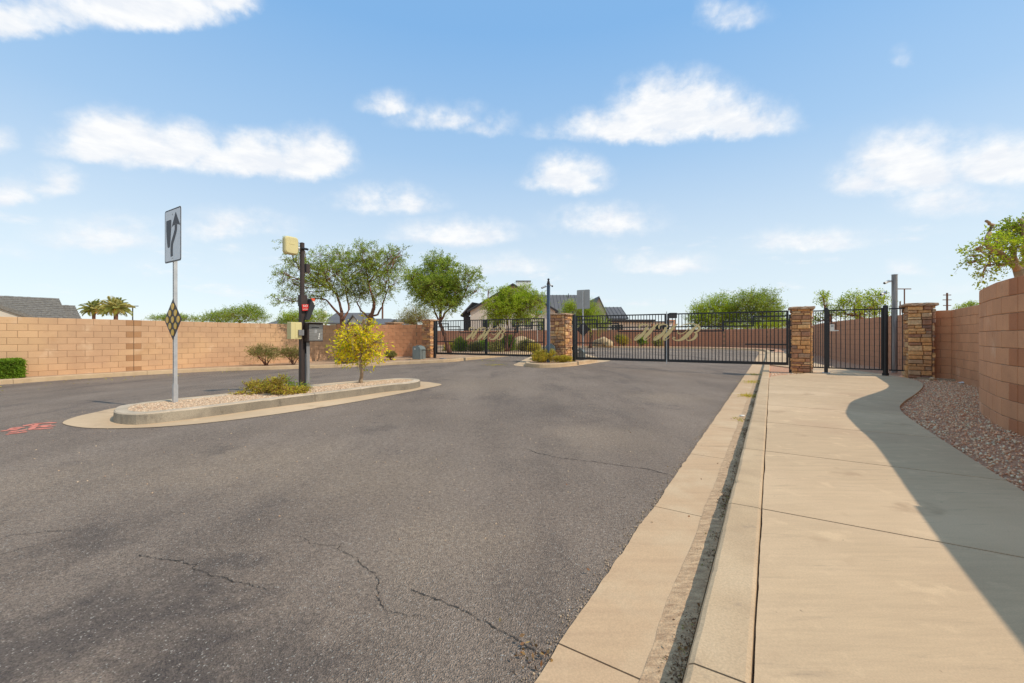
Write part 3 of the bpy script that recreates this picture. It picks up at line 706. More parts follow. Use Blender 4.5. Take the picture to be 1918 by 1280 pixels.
# walls beyond the gates: too far away for single blocks, blocks joined as relief
def far_wall(label, path, htop, mat, bl=.41):
    path = [tuple(p[:2]) for p in path]; d = cum(path); Lt = d[-1]; p0 = path[0]
    root = empty('block_wall', (p0[0], p0[1], H(*p0)), 0., label, 'wall')
    core = MB(); blk = MB(); n = int(Lt/bl)
    for i in range(n):
        a = at_s(path, d, Lt*i/n); b = at_s(path, d, Lt*(i+1)/n); L = math.hypot(b[0]-a[0], b[1]-a[1]); ang = math.atan2(b[1]-a[1], b[0]-a[0])
        c = ((a[0]+b[0])/2, (a[1]+b[1])/2); zb = H(*c)+.05
        core.box((c[0], c[1], (zb+htop)/2), (L+.01, .12, htop-zb-.02), ang)
        r_ = 0; z = htop
        while z > zb+.05:
            h_ = min(BH, z-zb); sh = (L/2 if r_ % 2 else 0)
            q = at_s(path, d, Lt*(i+.5)/n+sh)
            blk.box((q[0], q[1], z-h_/2), (L-.014, .15, h_-.012), ang+random.uniform(-.004, .004)); z -= BH; r_ += 1
    core.build('mortar', M['mortar'], root, world=True)
    o = blk.build('block_courses', mat, root, world=True); o['kind'] = 'stuff'
    return root
WI = catmull([(11.45, 11.35), (12.1, 12.5), (12.9, 14.3), (14.5, 18.4), (17.2, 23.5), (20.3, 28.5), (22.2, 32.5), (22.2, 36.0), (20.05, 39.45)], 6)
far_wall('curving block wall seen through the pedestrian gate', WI, 1.9, M['farwall'])
far_wall('long reddish block wall across the street beyond the driveway gates', catmull([(20.1, 39.3), (16.8, 41.6), (12.5, 43.3), (8.0, 44.9), (0, 47.4), (-9, 50.0), (-24, 53)], 6), 1.92, M['farwall'])
# ------------------------------------------------------------------ stone pillars
def stone_mesh(seed):
    rs = random.Random(seed); mb = MB(); X = Z = .5
    j = lambda a: rs.uniform(-a, a)
    for (y, c, a) in ((0., 0., 0.), (-.6, .01, .015), (-.92, .07, .03), (-1., .17, .05)):
        mb.v += [(-X+c*.5+j(a)*.5, y+j(a), -Z+c+j(a)), (X-c*.5+j(a)*.5, y+j(a), -Z+c+j(a)), (X-c*.5+j(a)*.5, y+j(a), Z-c+j(a)), (-X+c*.5+j(a)*.5, y+j(a), Z-c+j(a))]
    for i in range(3):
        for k in range(4): mb.f.append((i*4+k, i*4+(k+1) % 4, i*4+4+(k+1) % 4, i*4+4+k))
    mb.f.append((12, 13, 14, 15))
    return mb.mesh('stone')
SM = [stone_mesh(i) for i in range(7)]
for m_ in SM: m_.materials.append(M['stone'])
def cap_mesh(w_, h_, seed):
    rs = random.Random(seed); mb = MB(); n = 9; X = w_/2
    rim = []
    for sd in range(4):
        for i in range(n):
            t = -X+2*X*i/n; p = [(t, -X), (X, t), (-t, X), (-X, -t)][sd]; rim.append(p)
    m_ = len(rim)
    for (z, k, a) in ((0, .93, .014), (.25*h_, 1., .016), (.75*h_, .99, .018), (h_, .95, .012)):
        mb.v += [(p[0]*k+rs.uniform(-a, a), p[1]*k+rs.uniform(-a, a), z+rs.uniform(-.006, .008)*(z > 0)) for p in rim]
    mb.f = [(i*m_+k, i*m_+(k+1) % m_, (i+1)*m_+(k+1) % m_, (i+1)*m_+k) for i in range(3) for k in range(m_)]
    b = len(mb.v); mb.v += [(p[0]*.55+rs.uniform(-.02, .02), p[1]*.55+rs.uniform(-.02, .02), h_*1.15+rs.uniform(-.006, .01)) for p in rim]
    mb.f += [(3*m_+k, 3*m_+(k+1) % m_, b+(k+1) % m_, b+k) for k in range(m_)]
    mb.f += [tuple(b+k for k in range(m_)), tuple(range(m_))[::-1]]
    return mb.mesh('cap')
def pillar(x, y, zb, zt, w_, rz, label, seed, group='stone gate pillars'):
    rs = random.Random(seed)
    root = empty('stone_pillar', (x, y, zb), rz, label, 'pillar', group)
    ch = .075; hb = zt-zb-ch; c = w_-.07
    MB().box((0, 0, hb/2-.1), (c, c, hb+.2)).build('mortar_core', M['mortar'], root)
    for fc in range(4):
        Rm = Matrix.Rotation(fc*math.pi/2, 3, 'Z'); z = -.02
        while z < hb-.02:
            h_ = rs.choice((.06, .075, .09, .11, .13, .15)); h_ = min(h_, hb-z)
            if hb-z-h_ < .035: h_ = hb-z
            s = -w_/2+rs.uniform(-.006, .006); end = w_/2-.045 
            while s < end-.02:
                L = rs.uniform(.13, .34)
                if end-s-L < .09: L = end-s
                dep = rs.uniform(.036, .075)
                p = Rm @ Vector((s+L/2, -c/2, z+h_/2))
                mrot = Rm
                link('stone', rs.choice(SM), root, None, tuple(p), rot=Matrix.Rotation(rs.uniform(-.012, .012), 3, 'Y') @ mrot if False else mrot, scale=(L-.010, dep, h_-.010))
                s += L
            z += h_
    link('cap', cap_mesh(w_+.15, ch, seed), root, M['stonecap'], (0, 0, hb-.002))
    return root
GDIR = Vector((.8494, -.5278)); GANG = math.atan2(GDIR.y, GDIR.x)
pillar(8.73, 12.60, .10, 2.09, .50, GANG, 'stacked stone pillar between the driveway gate and the pedestrian gate', 1)
pillar(10.75, 11.05, .08, 2.07, .50, GANG, 'stacked stone pillar at the right end, beside the curving block wall', 2)
pillar(2.0, 16.95, .2, 2.13, .66, GANG, 'stacked stone pillar on the small island between the two driveway gates', 3)
pillar(-4.2, 21.3, .05, 2.07, .50, GANG, 'stacked stone pillar at the far left end of the left gate', 4)
pillar(-6.6, 23.4, .05, 2.0, .60, GANG, 'stone pillar mostly hidden behind the block wall and the yellow tree', 5)
# ------------------------------------------------------------------ gates
def line_s(P0, P1, px):
    """distance along P0-P1 of the point on bearing px"""
    xr = (px-HX)/F; dx, dy = P1[0]-P0[0], P1[1]-P0[1]; L = math.hypot(dx, dy); dx /= L; dy /= L
    return (xr*P0[1]-P0[0])/(dx-xr*dy)
GZB, GZT = .34, 1.99
def frac(f): return GZT-f*(GZT-GZB)
def stroke(mb, pts, wds, y0=-.045, y1=-.032, n=5):
    """a tapered band in the gate's plane (x, z)"""
    q = catmull(pts, n); m = len(q); wv = []
    for i in range(m):
        t = i/(m-1)*(len(wds)-1); k = min(int(t), len(wds)-2); wv.append(lerp(wds[k], wds[k+1], t-k)*1.35+.004)
    vs = []
    for i, p in enumerate(q):
        a, b = q[max(i-1, 0)], q[min(i+1, m-1)]; t = Vector((b[0]-a[0], b[1]-a[1])).normalized()
        for sg in (-1, 1):
            for y in (y0, y1): vs.append((p[0]-t.y*wv[i]/2*sg, y, p[1]+t.x*wv[i]/2*sg))
    fs = []
    for i in range(m-1):
        a = 4*i; b = a+4
        fs += [(a, b, b+2, a+2), (a+1, a+3, b+3, b+1), (a, a+1, b+1, b), (a+2, b+2, b+3, a+3)]
    fs += [(0, 2, 3, 1), (4*(m-1), 4*(m-1)+1, 4*(m-1)+3, 4*(m-1)+2)]
    mb.add(vs, fs)
MP0, MP1 = P(1078.5, 15.9)[:2], P(1477, 12.6)[:2]
LP0, LP1 = P(817.5, 20.6)[:2], P(1020, 17.65)[:2]
def px_gate(px, py, P0, P1):
    s = line_s(P0, P1, px); L = math.hypot(P1[0]-P0[0], P1[1]-P0[1])
    Y = P0[1]+(P1[1]-P0[1])*s/L; return s, CAMZ+(HY-py)/F*Y
# letter strokes measured on the main gate: lists of (points, widths)
ST_H = [([(560, 305), (520, 395), (440, 470), (375, 517), (352, 505), (400, 448), (450, 412)], [.05, .07, .085, .05, .018, .012, .008]),
        ([(445, 330), (443, 285), (480, 258), (545, 256), (588, 280), (560, 330)], [.02, .045, .03, .022, .02, .02]),
        ([(762, 245), (690, 300), (610, 395), (550, 455), (522, 505), (545, 524), (590, 500), (630, 465)], [.012, .05, .09, .085, .05, .02, .012, .008]),
        ([(505, 385), (560, 352), (640, 345), (715, 318)], [.008, .014, .014, .008])]
ST_B = [([(1462, 250), (1385, 310), (1290, 405), (1200, 485), (1120, 525), (1045, 522), (1012, 500), (1022, 478), (1050, 488)], [.015, .045, .09, .085, .04, .018, .018, .022, .03]),
        ([(1090, 360), (1100, 405), (1150, 418), (1220, 385), (1265, 335), (1282, 290)], [.008, .018, .014, .012, .012, .01]),
        ([(1130, 300), (1190, 262), (1280, 243), (1370, 247), (1445, 280), (1468, 330), (1430, 375), (1370, 392)], [.008, .014, .018, .02, .04, .055, .03, .012]),
        ([(1370, 392), (1408, 408), (1405, 455), (1360, 505), (1290, 530), (1248, 520), (1245, 490), (1290, 462)], [.012, .04, .065, .05, .02, .014, .010, .008])]
def cv(pts, dx=0): return [px_gate(1150+(x+dx)/9.13, 580+y/9.13, MP0, MP1) for x, y in pts]
smid = line_s(MP0, MP1, 1249.5)
LETTERS = [[([(s-smid, z) for s, z in cv(p)], w_) for p, w_ in ST_H], [([(s-smid, z) for s, z in cv(p, 333)], w_) for p, w_ in ST_H], [([(s-smid, z) for s, z in cv(p)], w_) for p, w_ in ST_B]]
me_pick = None
def gate_leaf(P0, P1, s0, s1, flip, brA, brB, brL, label, letters, center, group='swinging driveway gate leaves', barw=.02):
    """one leaf between s0 and s1; flip: the step pattern rises at the s1 end; brA/brB/brL: break positions"""
    global me_pick
    L = math.hypot(P1[0]-P0[0], P1[1]-P0[1]); dx, dy = (P1[0]-P0[0])/L, (P1[1]-P0[1])/L
    x0, y0 = P0[0]+dx*s0, P0[1]+dy*s0
    r = empty('gate_leaf', (x0, y0, 0), math.atan2(dy, dx), label, 'gate', group)
    W = s1-s0; zb, zt = GZB, GZT; B = M['black']
    MB().box((.03, 0, (zb+zt)/2), (.06, .05, zt-zb)).build('stile', B, r)
    MB().box((W-.03, 0, (zb+zt)/2), (.06, .05, zt-zb)).build('stile', B, r)
    MB().box((W/2, 0, zt-.02), (W-.122, .048, .04)).build('top_rail', B, r)
    MB().box((W/2, 0, zb+.043), (W-.122, .048, .09)).build('bottom_rail', B, r)
    hgt = zt-.04-zb-.088
    if me_pick is None: me_pick = MB().box((0, 0, 0), (.023, .019, hgt)).mesh('picket'); me_pick.materials.append(B)
    n = round((W-.12)/.100); st = (W-.12)/n
    for i in range(1, n): link('picket', me_pick, r, None, (.06+st*i, 0, zb+.088+hgt/2))
    def hb(xa, xb, f, name='step_bar'):
        MB().box(((xa+xb)/2, -.001, frac(f)), (abs(xb-xa), .036, .042)).build(name, B, r)
    def vb_(x, fa, fb):
        MB().box((x, -.001, (frac(fa)+frac(fb))/2), (.042, .0355, abs(frac(fa)-frac(fb))+.040)).build('step_post', B, r)
    a, b, l = brA-s0, brB-s0, brL-s0
    if not flip:
        hb(.06, a-.016, .098); vb_(a, .098, .275); hb(a+.016, W-.06, .275)
        hb(.06, b-.016, .187); vb_(b, .187, .365); hb(b+.016, W-.06, .365); hb(.06, l, .622, 'lower_rail')
    else:
        hb(a+.016, W-.06, .098); vb_(a, .098, .275); hb(.06, a-.016, .275)
        hb(b+.016, W-.06, .187); vb_(b, .187, .365); hb(.06, b-.016, .365); hb(l, W-.06, .622, 'lower_rail')
    for Lt in letters:
        mb = MB(); k = 0
        for pts, wds in Lt:
            stroke(mb, [(p[0]+center-s0, p[1]) for p in pts], wds, -.046-.0007*k, -.033); k += 1
        mb.build('letter', M['gold'], r)
    return r
def S(px, P0=MP0, P1=MP1): return line_s(P0, P1, px)
LM = math.hypot(MP1[0]-MP0[0], MP1[1]-MP0[1]); LL = math.hypot(LP1[0]-LP0[0], LP1[1]-LP0[1])
g1 = gate_leaf(MP0, MP1, 0., smid-.025, False, S(1117.9), S(1158), S(1127.5), 'black gate leaf with two gold script H letters, right of the island pillar', LETTERS[:2], smid)
MB().box((smid-.010, -.034, 1.17), (.022, .02, 1.78)).build('drop_rod', M['galv'], g1)
gate_leaf(MP0, MP1, smid+.008, LM, True, S(1410.6), S(1355), S(1395.7), 'black gate leaf with a gold script B, ending at the roadside stone pillar', LETTERS[2:], smid)
lm = S(910.5, LP0, LP1)
gate_leaf(LP0, LP1, 0., lm-.008, False, S(840, LP0, LP1), S(861.7, LP0, LP1), S(849, LP0, LP1), 'black gate leaf next to the far left stone pillar, two gold H letters', LETTERS[:2], lm)
gate_leaf(LP0, LP1, lm+.008, LL, True, S(996, LP0, LP1), S(969, LP0, LP1), S(984, LP0, LP1), 'black gate leaf behind the blue camera pole, with a small gold B', LETTERS[2:], lm)
def post(x, y, zb, zt, w_, label, rz=GANG, mat='black'):
    r = empty('gate_post', (x, y, zb), rz, label, 'post', 'black gate posts')
    MB().box((0, 0, (zt-zb)/2), (w_, w_, zt-zb)).build('shaft', M[mat], r)
    MB().box((0, 0, zt-zb+.006), (w_+.02, w_+.02, .012)).build('cap', M[mat], r)
    for z in (.45, 1.45): MB().tube([(-w_/2-.02, -w_*.3, z), (-w_/2-.02, -w_*.3, z+.12)], .018, 8).build('hinge', M[mat], r)
    return r
post(*P(1480.8, 12.62)[:2], .12, 1.86, .085, 'black square gate post against the left side of the roadside pillar')
post(*P(1075.2, 16.15)[:2], .24, 2.05, .09, 'black square gate post against the right side of the island pillar')
post(*P(814.5, 20.75)[:2], .07, 1.95, .10, 'black square gate post beside the far left stone pillar')
# pedestrian gate between the two right pillars
F0, F1 = (8.95, 12.44), (10.56, 11.21)
FL = math.hypot(F1[0]-F0[0], F1[1]-F0[1]); fa = math.atan2(F1[1]-F0[1], F1[0]-F0[0])
pg = empty('pedestrian_gate', (F0[0], F0[1], .14), fa, 'narrow black picket gate across the sidewalk, with a latch box', 'gate')
B = M['black']; zt, zb = 1.84, .15
sa, sb, sc_, sd = [line_s(F0, F1, p) for p in (1543.5, 1551, 1653, 1664)]
def panel(x0, x1, n, name):
    MB().box(((x0+x1)/2, 0, zt-.018), (x1-x0, .036, .036)).build('top_rail', B, pg)
    MB().box(((x0+x1)/2, 0, zb), (x1-x0, .036, .036)).build('bottom_rail', B, pg)
    me = MB().box((0, 0, (zt+zb)/2-.018), (.018, .018, zt-zb-.06)).mesh('picket')
    for i in range(n): link('picket', me, pg, B, (x0+(x1-x0)*(i+.5)/n, 0, 0))
panel(0, sa-.002, 5, 'a'); panel(sb+.03, sc_-.012, 11, 'b'); panel(sd+.01, FL, 3, 'c')
for x in (sb+.018, sc_-.02+.006): MB().box((x, 0, (zt+zb)/2), (.034, .04, zt-zb+.04)).build('stile', B, pg)
MB().box(((sa+sb)/2, 0, .95), (sb-sa, .09, 1.92)).build('post', B, pg)
MB().box(((sa+sb)/2, 0, .006), (.2, .2, .012)).build('base_plate', M['galv'], pg)
MB().tube([((sc_+sd)/2, 0, 0), ((sc_+sd)/2, 0, 1.88)], (sd-sc_)/2*.95, 14).build('post', B, pg)
MB().tube([((sc_+sd)/2, 0, 1.88), ((sc_+sd)/2, 0, 1.91), ((sc_+sd)/2, 0, 1.93)], [(sd-sc_)/2, (sd-sc_)/2, .02], 14).build('post_cap', B, pg)
MB().tube([((sc_+sd)/2, 0, .0), ((sc_+sd)/2, 0, .07)], (sd-sc_)/2+.014, 14).build('collar', B, pg)
# shroud with keypad and handle
MB().box((sb+.09, -.02, 1.44), (.17, .05, .012)).box((sb+.012, -.02, 1.28), (.012, .05, .33)).box((sb+.17, -.02, 1.36), (.012, .05, .18)).build('latch_shroud', B, pg)
MB().box((sb+.095, -.045, 1.32), (.10, .045, .20)).build('keypad', M['white'], pg)
MB().box((sb+.095, -.070, 1.37), (.06, .006, .06)).build('keypad_face', M['signback'], pg)
MB().tube([(sb+.10, -.07, 1.23), (sb+.15, -.10, 1.23), (sb+.25, -.10, 1.235)], .013, 8).build('handle', M['white'], pg)
# ------------------------------------------------------------------ signs
def sign_post(x, y, z0, ang, label, front=True):
    r = empty('traffic_sign', (x, y, z0), ang, label, 'sign', 'keep right signs with diamond markers')
    mb = MB(); h_ = 3.03
    mb.box((0, 0, h_/2), (.047, .047, h_)).build('pole', M['galv'], r)
    MB().box((0, 0, .16), (.060, .060, .32)).build('pole_sleeve', M['galv'], r)
    mb = MB()
    for i in range(105):
        z = .36+i*.0254
        for (cx, cy, q) in ((0, -.0242, 0), (-.0242, 0, 1)):
            if q == 0: mb.box((cx, cy, z), (.015, .0012, .013))
            else: mb.box((cx, cy, z), (.0012, .015, .013))
    o = mb.build('dark_hole_mark', M['crack'], r); o['kind'] = 'stuff'  # raised dark plates stand in for the shade inside the pole's holes
    W_, Hh, zc = .61, .84, 2.67
    def rr(w_, h2, rad, n=5):
        out = []
        for (cx, cz, a0) in ((w_/2-rad, h2/2-rad, 0), (-w_/2+rad, h2/2-rad, 90), (-w_/2+rad, -h2/2+rad, 180), (w_/2-rad, -h2/2+rad, 270)):
            for k in range(n+1): a = R(a0+90*k/n); out.append((cx+rad*math.cos(a), cz+rad*math.sin(a)))
        return out
    def plate(poly, y0, y1, name, mat, par, zc_):
        mb = MB(); n = len(poly)
        vs = [(p[0], y0, p[1]+zc_) for p in poly]+[(p[0], y1, p[1]+zc_) for p in poly]
        mb.add(vs, [tuple(range(n)), tuple(range(n, 2*n))[::-1]]+[(i, n+i, n+(i+1) % n, (i+1) % n) for i in range(n)])
        return mb.build(name, mat, par)
    pl = plate(rr(W_, Hh, .04), -.030, -.027, 'sign_panel', M['signback'], r, zc)
    plate(rr(W_-.008, Hh-.008, .038), -.0312, -.0302, 'border', M['signblack'], pl, zc)
    plate(rr(W_-.045, Hh-.045, .028), -.0324, -.0314, 'face', M['signwhite'], pl, zc)
    mb = MB()
    sp = [(-.03, -.33), (-.035, -.24), (-.02, -.13), (.06, -.02), (.115, .07), (.125, .16)]
    q = catmull(sp, 5); vs = []
    for i, p in enumerate(q):
        a, b = q[max(i-1, 0)], q[min(i+1, len(q)-1)]; t = Vector((b[0]-a[0], b[1]-a[1])).normalized(); w_ = .043
        vs += [(p[0]+t.y*w_, -.0335, p[1]-t.x*w_+zc), (p[0]-t.y*w_, -.0335, p[1]+t.x*w_+zc)]
    mb.add(vs, [(2*i, 2*i+2, 2*i+3, 2*i+1)[::-1] for i in range(len(q)-1)])
    mb.add([(-.03, -.0336, .135+zc), (.127, -.0336, .165+zc), (.28, -.0336, .125+zc), (.115, -.0336, .355+zc)], [(0, 1, 3), (1, 2, 3)])
    mb.build('arrow', M['signblack'], pl)
    n = 10; poly = [(-.24, .255), (-.24, .12)]+[(-.24+.012+.0, .0)]+[(-.145+.055*math.cos(R(180+180*k/n)), -.13+.055*math.sin(R(180+180*k/n))) for k in range(n+1)]+[(-.052, .10), (-.047, .255)]
    m2 = MB(); m2.add([(p[0], -.0335, p[1]+zc) for p in poly], [tuple(range(len(poly)))])
    m2.build('island_symbol', M['signblack'], pl)
    for z in (zc+.33, zc-.36): MB().tube([(0, -.033, z), (0, -.038, z)], .009, 8).build('bolt', M['galv'], pl)
    dm = .323; zd = 1.345
    dp = plate([(0, -dm), (dm, 0), (0, dm), (-dm, 0)], -.0300, -.0270, 'marker_panel', M['signblack'], r, zd)
    a = .203
    for i in (-1, 0, 1):
        for j in (-1, 0, 1):
            cx, cz = (i+j)*a*.5, (i-j)*a*.5+zd
            mb = MB(); mb.tube([(cx, -.031, cz), (cx, -.036, cz)], [.053, .051], 16)
            mb.build('reflector', M['amber'], dp)
    return r
sign_post(*G(328, 755, .13), H(*G(328, 755, .13))+.10, GANG, 'keep right arrow sign above an amber dotted diamond on the long island')
sign_post(*P(1092, 18.4)[:2], .18, GANG+math.pi, 'back of a grey sign plate above the driveway gate, beside the island pillar')
# ------------------------------------------------------------------ access keypad post on the island
kx, ky = G(570, 728, .13); kz = H(kx, ky)+.12
KANG = math.atan2(CU, SU)
r = empty('access_post', (kx, ky, kz), KANG, 'dark brown access post with keypad box, cream boxes and a red notice', 'keypad post')
S8 = ky/F   # metres per photo pixel here
def zz(py): return CAMZ+(HY-py)*S8-kz
def xx(px): return (px-571)*S8*1.04
MB().tube([(xx(568), .02, zz(553)), (xx(568), .02, zz(456))], .044, 12).build('upper_pole', M['bronze'], r)
MB().tube([(xx(568), .02, zz(456)), (xx(568), .02, zz(455))], [.046, .02], 12).build('pole_cap', M['bronze'], r)
MB().box((xx(569), .02, (zz(574)+zz(553))/2), (.13, .11, zz(553)-zz(574))).build('collar', M['bronze'], r)
MB().box((xx(567.4), .02, zz(574)/2), (.072, .095, zz(574))).build('lower_pole', M['bronze'], r)
MB().box((xx(573.6), -.055, zz(642)/2), (.070, .055, zz(642))).build('conduit', M['greypost'], r)
MB().box((xx(573.6), -.045, (zz(642)+zz(664))/2+.02), (.074, .06, .24)).build('conduit_cover', M['black'], r)
# box antenna at the top left
def rbox(cx, cy, cz, sx_, sy_, sz_, rad, name, mat, par, n=4):
    mb = MB(); pr = []
    for (qx, qz, a0) in ((sx_/2-rad, sz_/2-rad, 0), (-sx_/2+rad, sz_/2-rad, 90), (-sx_/2+rad, -sz_/2+rad, 180), (sx_/2-rad, -sz_/2+rad, 270)):
        for k in range(n+1): a = R(a0+90*k/n); pr.append((qx+rad*math.cos(a), qz+rad*math.sin(a)))
    m_ = len(pr); e = min(rad*.4, sy_*.3)
    for (y, k) in ((-sy_/2, 1-e/max(sx_, sz_)*2), (-sy_/2+e, 1), (sy_/2-e, 1), (sy_/2, 1-e/max(sx_, sz_)*2)):
        mb.v += [(cx+p[0]*k, cy+y, cz+p[1]*k) for p in pr]
    mb.f = [(i*m_+k, i*m_+(k+1) % m_, (i+1)*m_+(k+1) % m_, (i+1)*m_+k)[::-1] for i in range(3) for k in range(m_)]+[tuple(range(m_)), tuple(3*m_+k for k in range(m_))[::-1]]
    return mb.build(name, mat, par)
ab = rbox(xx(545.5), .0, zz(465.5), .27, .12, .34, .06, 'antenna_box', M['cream'], r)
MB().box((xx(545), -.062, zz(463)), (.10, .004, .012)).build('embossed_mark', M['cream'], ab)
MB().tube([(xx(557), .03, zz(467)), (xx(563), .02, zz(467))], .022, 8).build('bracket', M['galv'], r)
MB().tube([(xx(549), .0, zz(482)), (xx(552), .02, zz(492)), (xx(562), .03, zz(497))], .008, 6).build('cable', M['black'], r)
MB().tube([(xx(563), -.04, zz(467)), (xx(576), -.03, zz(467))], .022, 8).build('clamp', M['black'], r)
MB().box((xx(577), .02, zz(502)), (.075, .09, .17)).build('junction_box', M['bronze'], r)
# red notice
nt_ = MB().box((xx(568.7), -.075, zz(576.7)), (.135, .004, .125), Matrix.Rotation(R(-5), 3, 'Y')).build('notice', M['red'], r)
def text(body, size, loc, rot, par, mat, name='lettering', ext=.0005, sx_=1.):
    cu = bpy.data.curves.new(name, 'FONT'); cu.body = body; cu.size = size; cu.align_x = 'CENTER'; cu.align_y = 'CENTER'; cu.extrude = ext
    to = bpy.data.objects.new('tmp', cu); COL.objects.link(to); me = bpy.data.meshes.new_from_object(to); bpy.data.objects.remove(to)
    me.name = name
    return link(name, me, par, mat, loc, rot, (sx_, 1, 1))
RX = Matrix.Rotation(R(90), 3, 'X')
text('NO', .062, (xx(568.7), -.0790, zz(574)), Matrix.Rotation(R(-5), 3, 'Y') @ RX, nt_, M['white'])
text('TRESPASSING', .024, (xx(568.7), -.0790, zz(580)), Matrix.Rotation(R(-5), 3, 'Y') @ RX, nt_, M['white'], sx_=.8)
# slanting camera hood
mb = MB()
def hood(pts, y0, y1):
    n = len(pts); mb.add([(p[0], y0, p[1]) for p in pts]+[(p[0], y1, p[1]) for p in pts], [tuple(range(n)), tuple(range(n, 2*n))[::-1]]+[(i, n+i, n+(i+1) % n, (i+1) % n) for i in range(n)])
hood([(xx(568), zz(599)), (xx(575.3), zz(599.5)), (xx(586.5), zz(572)), (xx(584.6), zz(571)), (xx(579), zz(560)), (xx(577.3), zz(567))], -.10, .06)
mb.build('camera_hood', M['trim'], r)
MB().box((xx(583.5), -.02, zz(565)), (.085, .10, .125)).build('camera', M['white'], r)
MB().box((xx(583.5), -.072, zz(561)), (.080, .006, .05)).build('red_label', material('red_orange_label', (.75, .10, .04), None, rough=.5), r)
MB().tube([(xx(583), -.072, zz(568.5)), (xx(583), -.088, zz(568.5))], .02, 12).build('lens', M['black'], r)
# keypad cabinet
kc = MB().box((xx(583), -.09, (zz(605)+zz(640))/2), (.33, .15, zz(605)-zz(640))).build('keypad_cabinet', M['bronze'], r)
zc = (zz(605)+zz(640))/2
MB().box((xx(583.5), -.171, zc-.008), (.290, .012, .320)).build('face_plate', M['steel'], kc)
MB().box((xx(583.3), -.18, zz(604.5)), (.34, .2, .014)).build('rain_lip', M['steel'], kc)
MB().box((xx(582), -.1785, zz(613.5)), (.16, .004, .014)).build('display', M['black'], kc)
for i in range(3):
    for j in range(4):
        MB().box((xx(580.5)+.005+i*.018, -.179, zz(618.5)-j*.018), (.013, .004, .013)).build('key', M['galv'], kc)
for i, (qx, qy) in enumerate(((589, 627), (588.4, 631), (587.8, 635))):
    MB().box((xx(qx)+.01, -.1785, zz(qy)+.01), (.018, .003, .03), Matrix.Rotation(R(12), 3, 'Y')).build('sticker', M['white'], kc)
MB().tube([(xx(593), -.178, zz(634)), (xx(593), -.184, zz(634))], .008, 8).build('lock', M['galv'], kc)
# cream box on the left
cb_ = rbox(xx(552.5), .0, (zz(604)+zz(636))/2, .215, .14, .33, .012, 'cream_box', M['cream'], r)
MB().box((xx(556), -.074, (zz(604)+zz(636))/2), (.13, .006, .28)).build('lid', M['cream'], cb_)
MB().box((xx(559.5), -.09, zz(623.5)), (.10, .05, .11)).build('latch_box', M['greypost'], cb_)
# ------------------------------------------------------------------ camera poles
cx, cy = P(1027.3, 15.75)[:2]
r = empty('camera_pole', (cx, cy, .2), GANG, 'slim blue grey camera pole rising from the shrubs on the small island', 'pole')
MB().box((0, 0, 1.48), (.095, .095, 2.96)).build('shaft', M['bluepost'], r)
MB().box((0, 0, 2.985), (.10, .10, .05)).build('cap', M['bronze'], r)
MB().box((0, 0, 3.05), (.075, .075, .08)).build('junction_box', M['bronze'], r)
MB().tube([(0, 0, 3.09), (0, 0, 3.15), (.0, 0, 3.16)], [.02, .045, .045], 10).tube([(0, 0, 3.16), (0, 0, 3.2)], [.045, .02], 10).build('dome_camera', M['trim'], r)
def camera_unit(x, z, sgn, par, mat='white'):
    o = MB().tube([(x, -.02, z+.03), (x+sgn*.06, -.04, z+.02)], .015, 6).build('camera_arm', M['galv'], par)
    b = MB().tube([(x+sgn*.05, -.02, z+.05), (x+sgn*.17, -.12, z-.02)], .036, 10).build('camera', M[mat], par)
    MB().tube([(x+sgn*.171, -.121, z-.0205), (x+sgn*.18, -.129, z-.026)], .030, 10).build('lens', M['black'], b)
camera_unit(.05, 2.9, 1, r); camera_unit(-.05, 2.86, -1, r, 'galv')
cx, cy = P(1675.5, 12.6)[:2]
r = empty('camera_pole', (cx, cy, .12), GANG, 'tall bare steel tube with white cameras behind the pedestrian gate', 'pole')
MB().tube([(0, 0, 0), (0, 0, 2.95)], .072, 16).build('shaft', M['greypost'], r)
MB().tube([(0, 0, 2.95), (0, 0, 2.965)], [.086, .06], 16).build('cap', M['galv'], r)
camera_unit(-.08, 2.72, -1, r); camera_unit(-.16, 2.38, -1, r, 'galv')
MB().box((-.13, -.02, 2.76), (.1, .05, .05)).build('camera_bracket', M['galv'], r)
# ------------------------------------------------------------------ gate operators
def operator(x, y, z, rz, label, sc=1.):
    r = empty('gate_operator', (x, y, z), rz, label, 'gate operator', 'grey gate operator cabinets')
    mb = MB(); w_, dp, h_ = .42*sc, .50*sc, .66*sc
    prof = [(-w_/2, 0), (w_/2, 0), (w_/2, h_*.78), (w_/2-.05, h_*.93), (w_/2-.12, h_), (-w_/2+.05, h_), (-w_/2, h_*.9)]
    n = len(prof); mb.add([(p[0], -dp/2, p[1]) for p in prof]+[(p[0], dp/2, p[1]) for p in prof], [tuple(range(n)), tuple(range(n, 2*n))[::-1]]+[(i, n+i, n+(i+1) % n, (i+1) % n) for i in range(n)])
    mb.build('cabinet', M['opbox'], r)
    MB().box((-.02, -dp/2-.004, h_*.45), (w_*.82, .008, h_*.75)).build('front_panel', M['opbox'], r)
    MB().box((0, 0, h_+.02), (w_*.4, dp*.5, .04)).build('lid', M['opbox'], r)
    MB().box((-w_*.18, -dp/2-.010, h_*.8), (.07, .004, .04)).build('label_plate', M['white'], r)
    MB().box((0, 0, .02), (w_+.12, dp+.12, .05)).build('concrete_pad', M['kerb'], r)
    MB().box((w_/2+.25*sc, -.1, h_*.72), (.55*sc, .05, .035)).build('operator_arm', B, r)
x, y = P(785, 19.9)[:2]; operator(x, y, H(x, y)+.1, GANG+.25, 'grey gate operator cabinet standing in front of the far left pillar')
x, y = P(1033.5, 16.9)[:2]; operator(x, y, H(x, y)+.12, GANG+.2, 'grey gate operator cabinet on the small island behind the camera pole', .95)
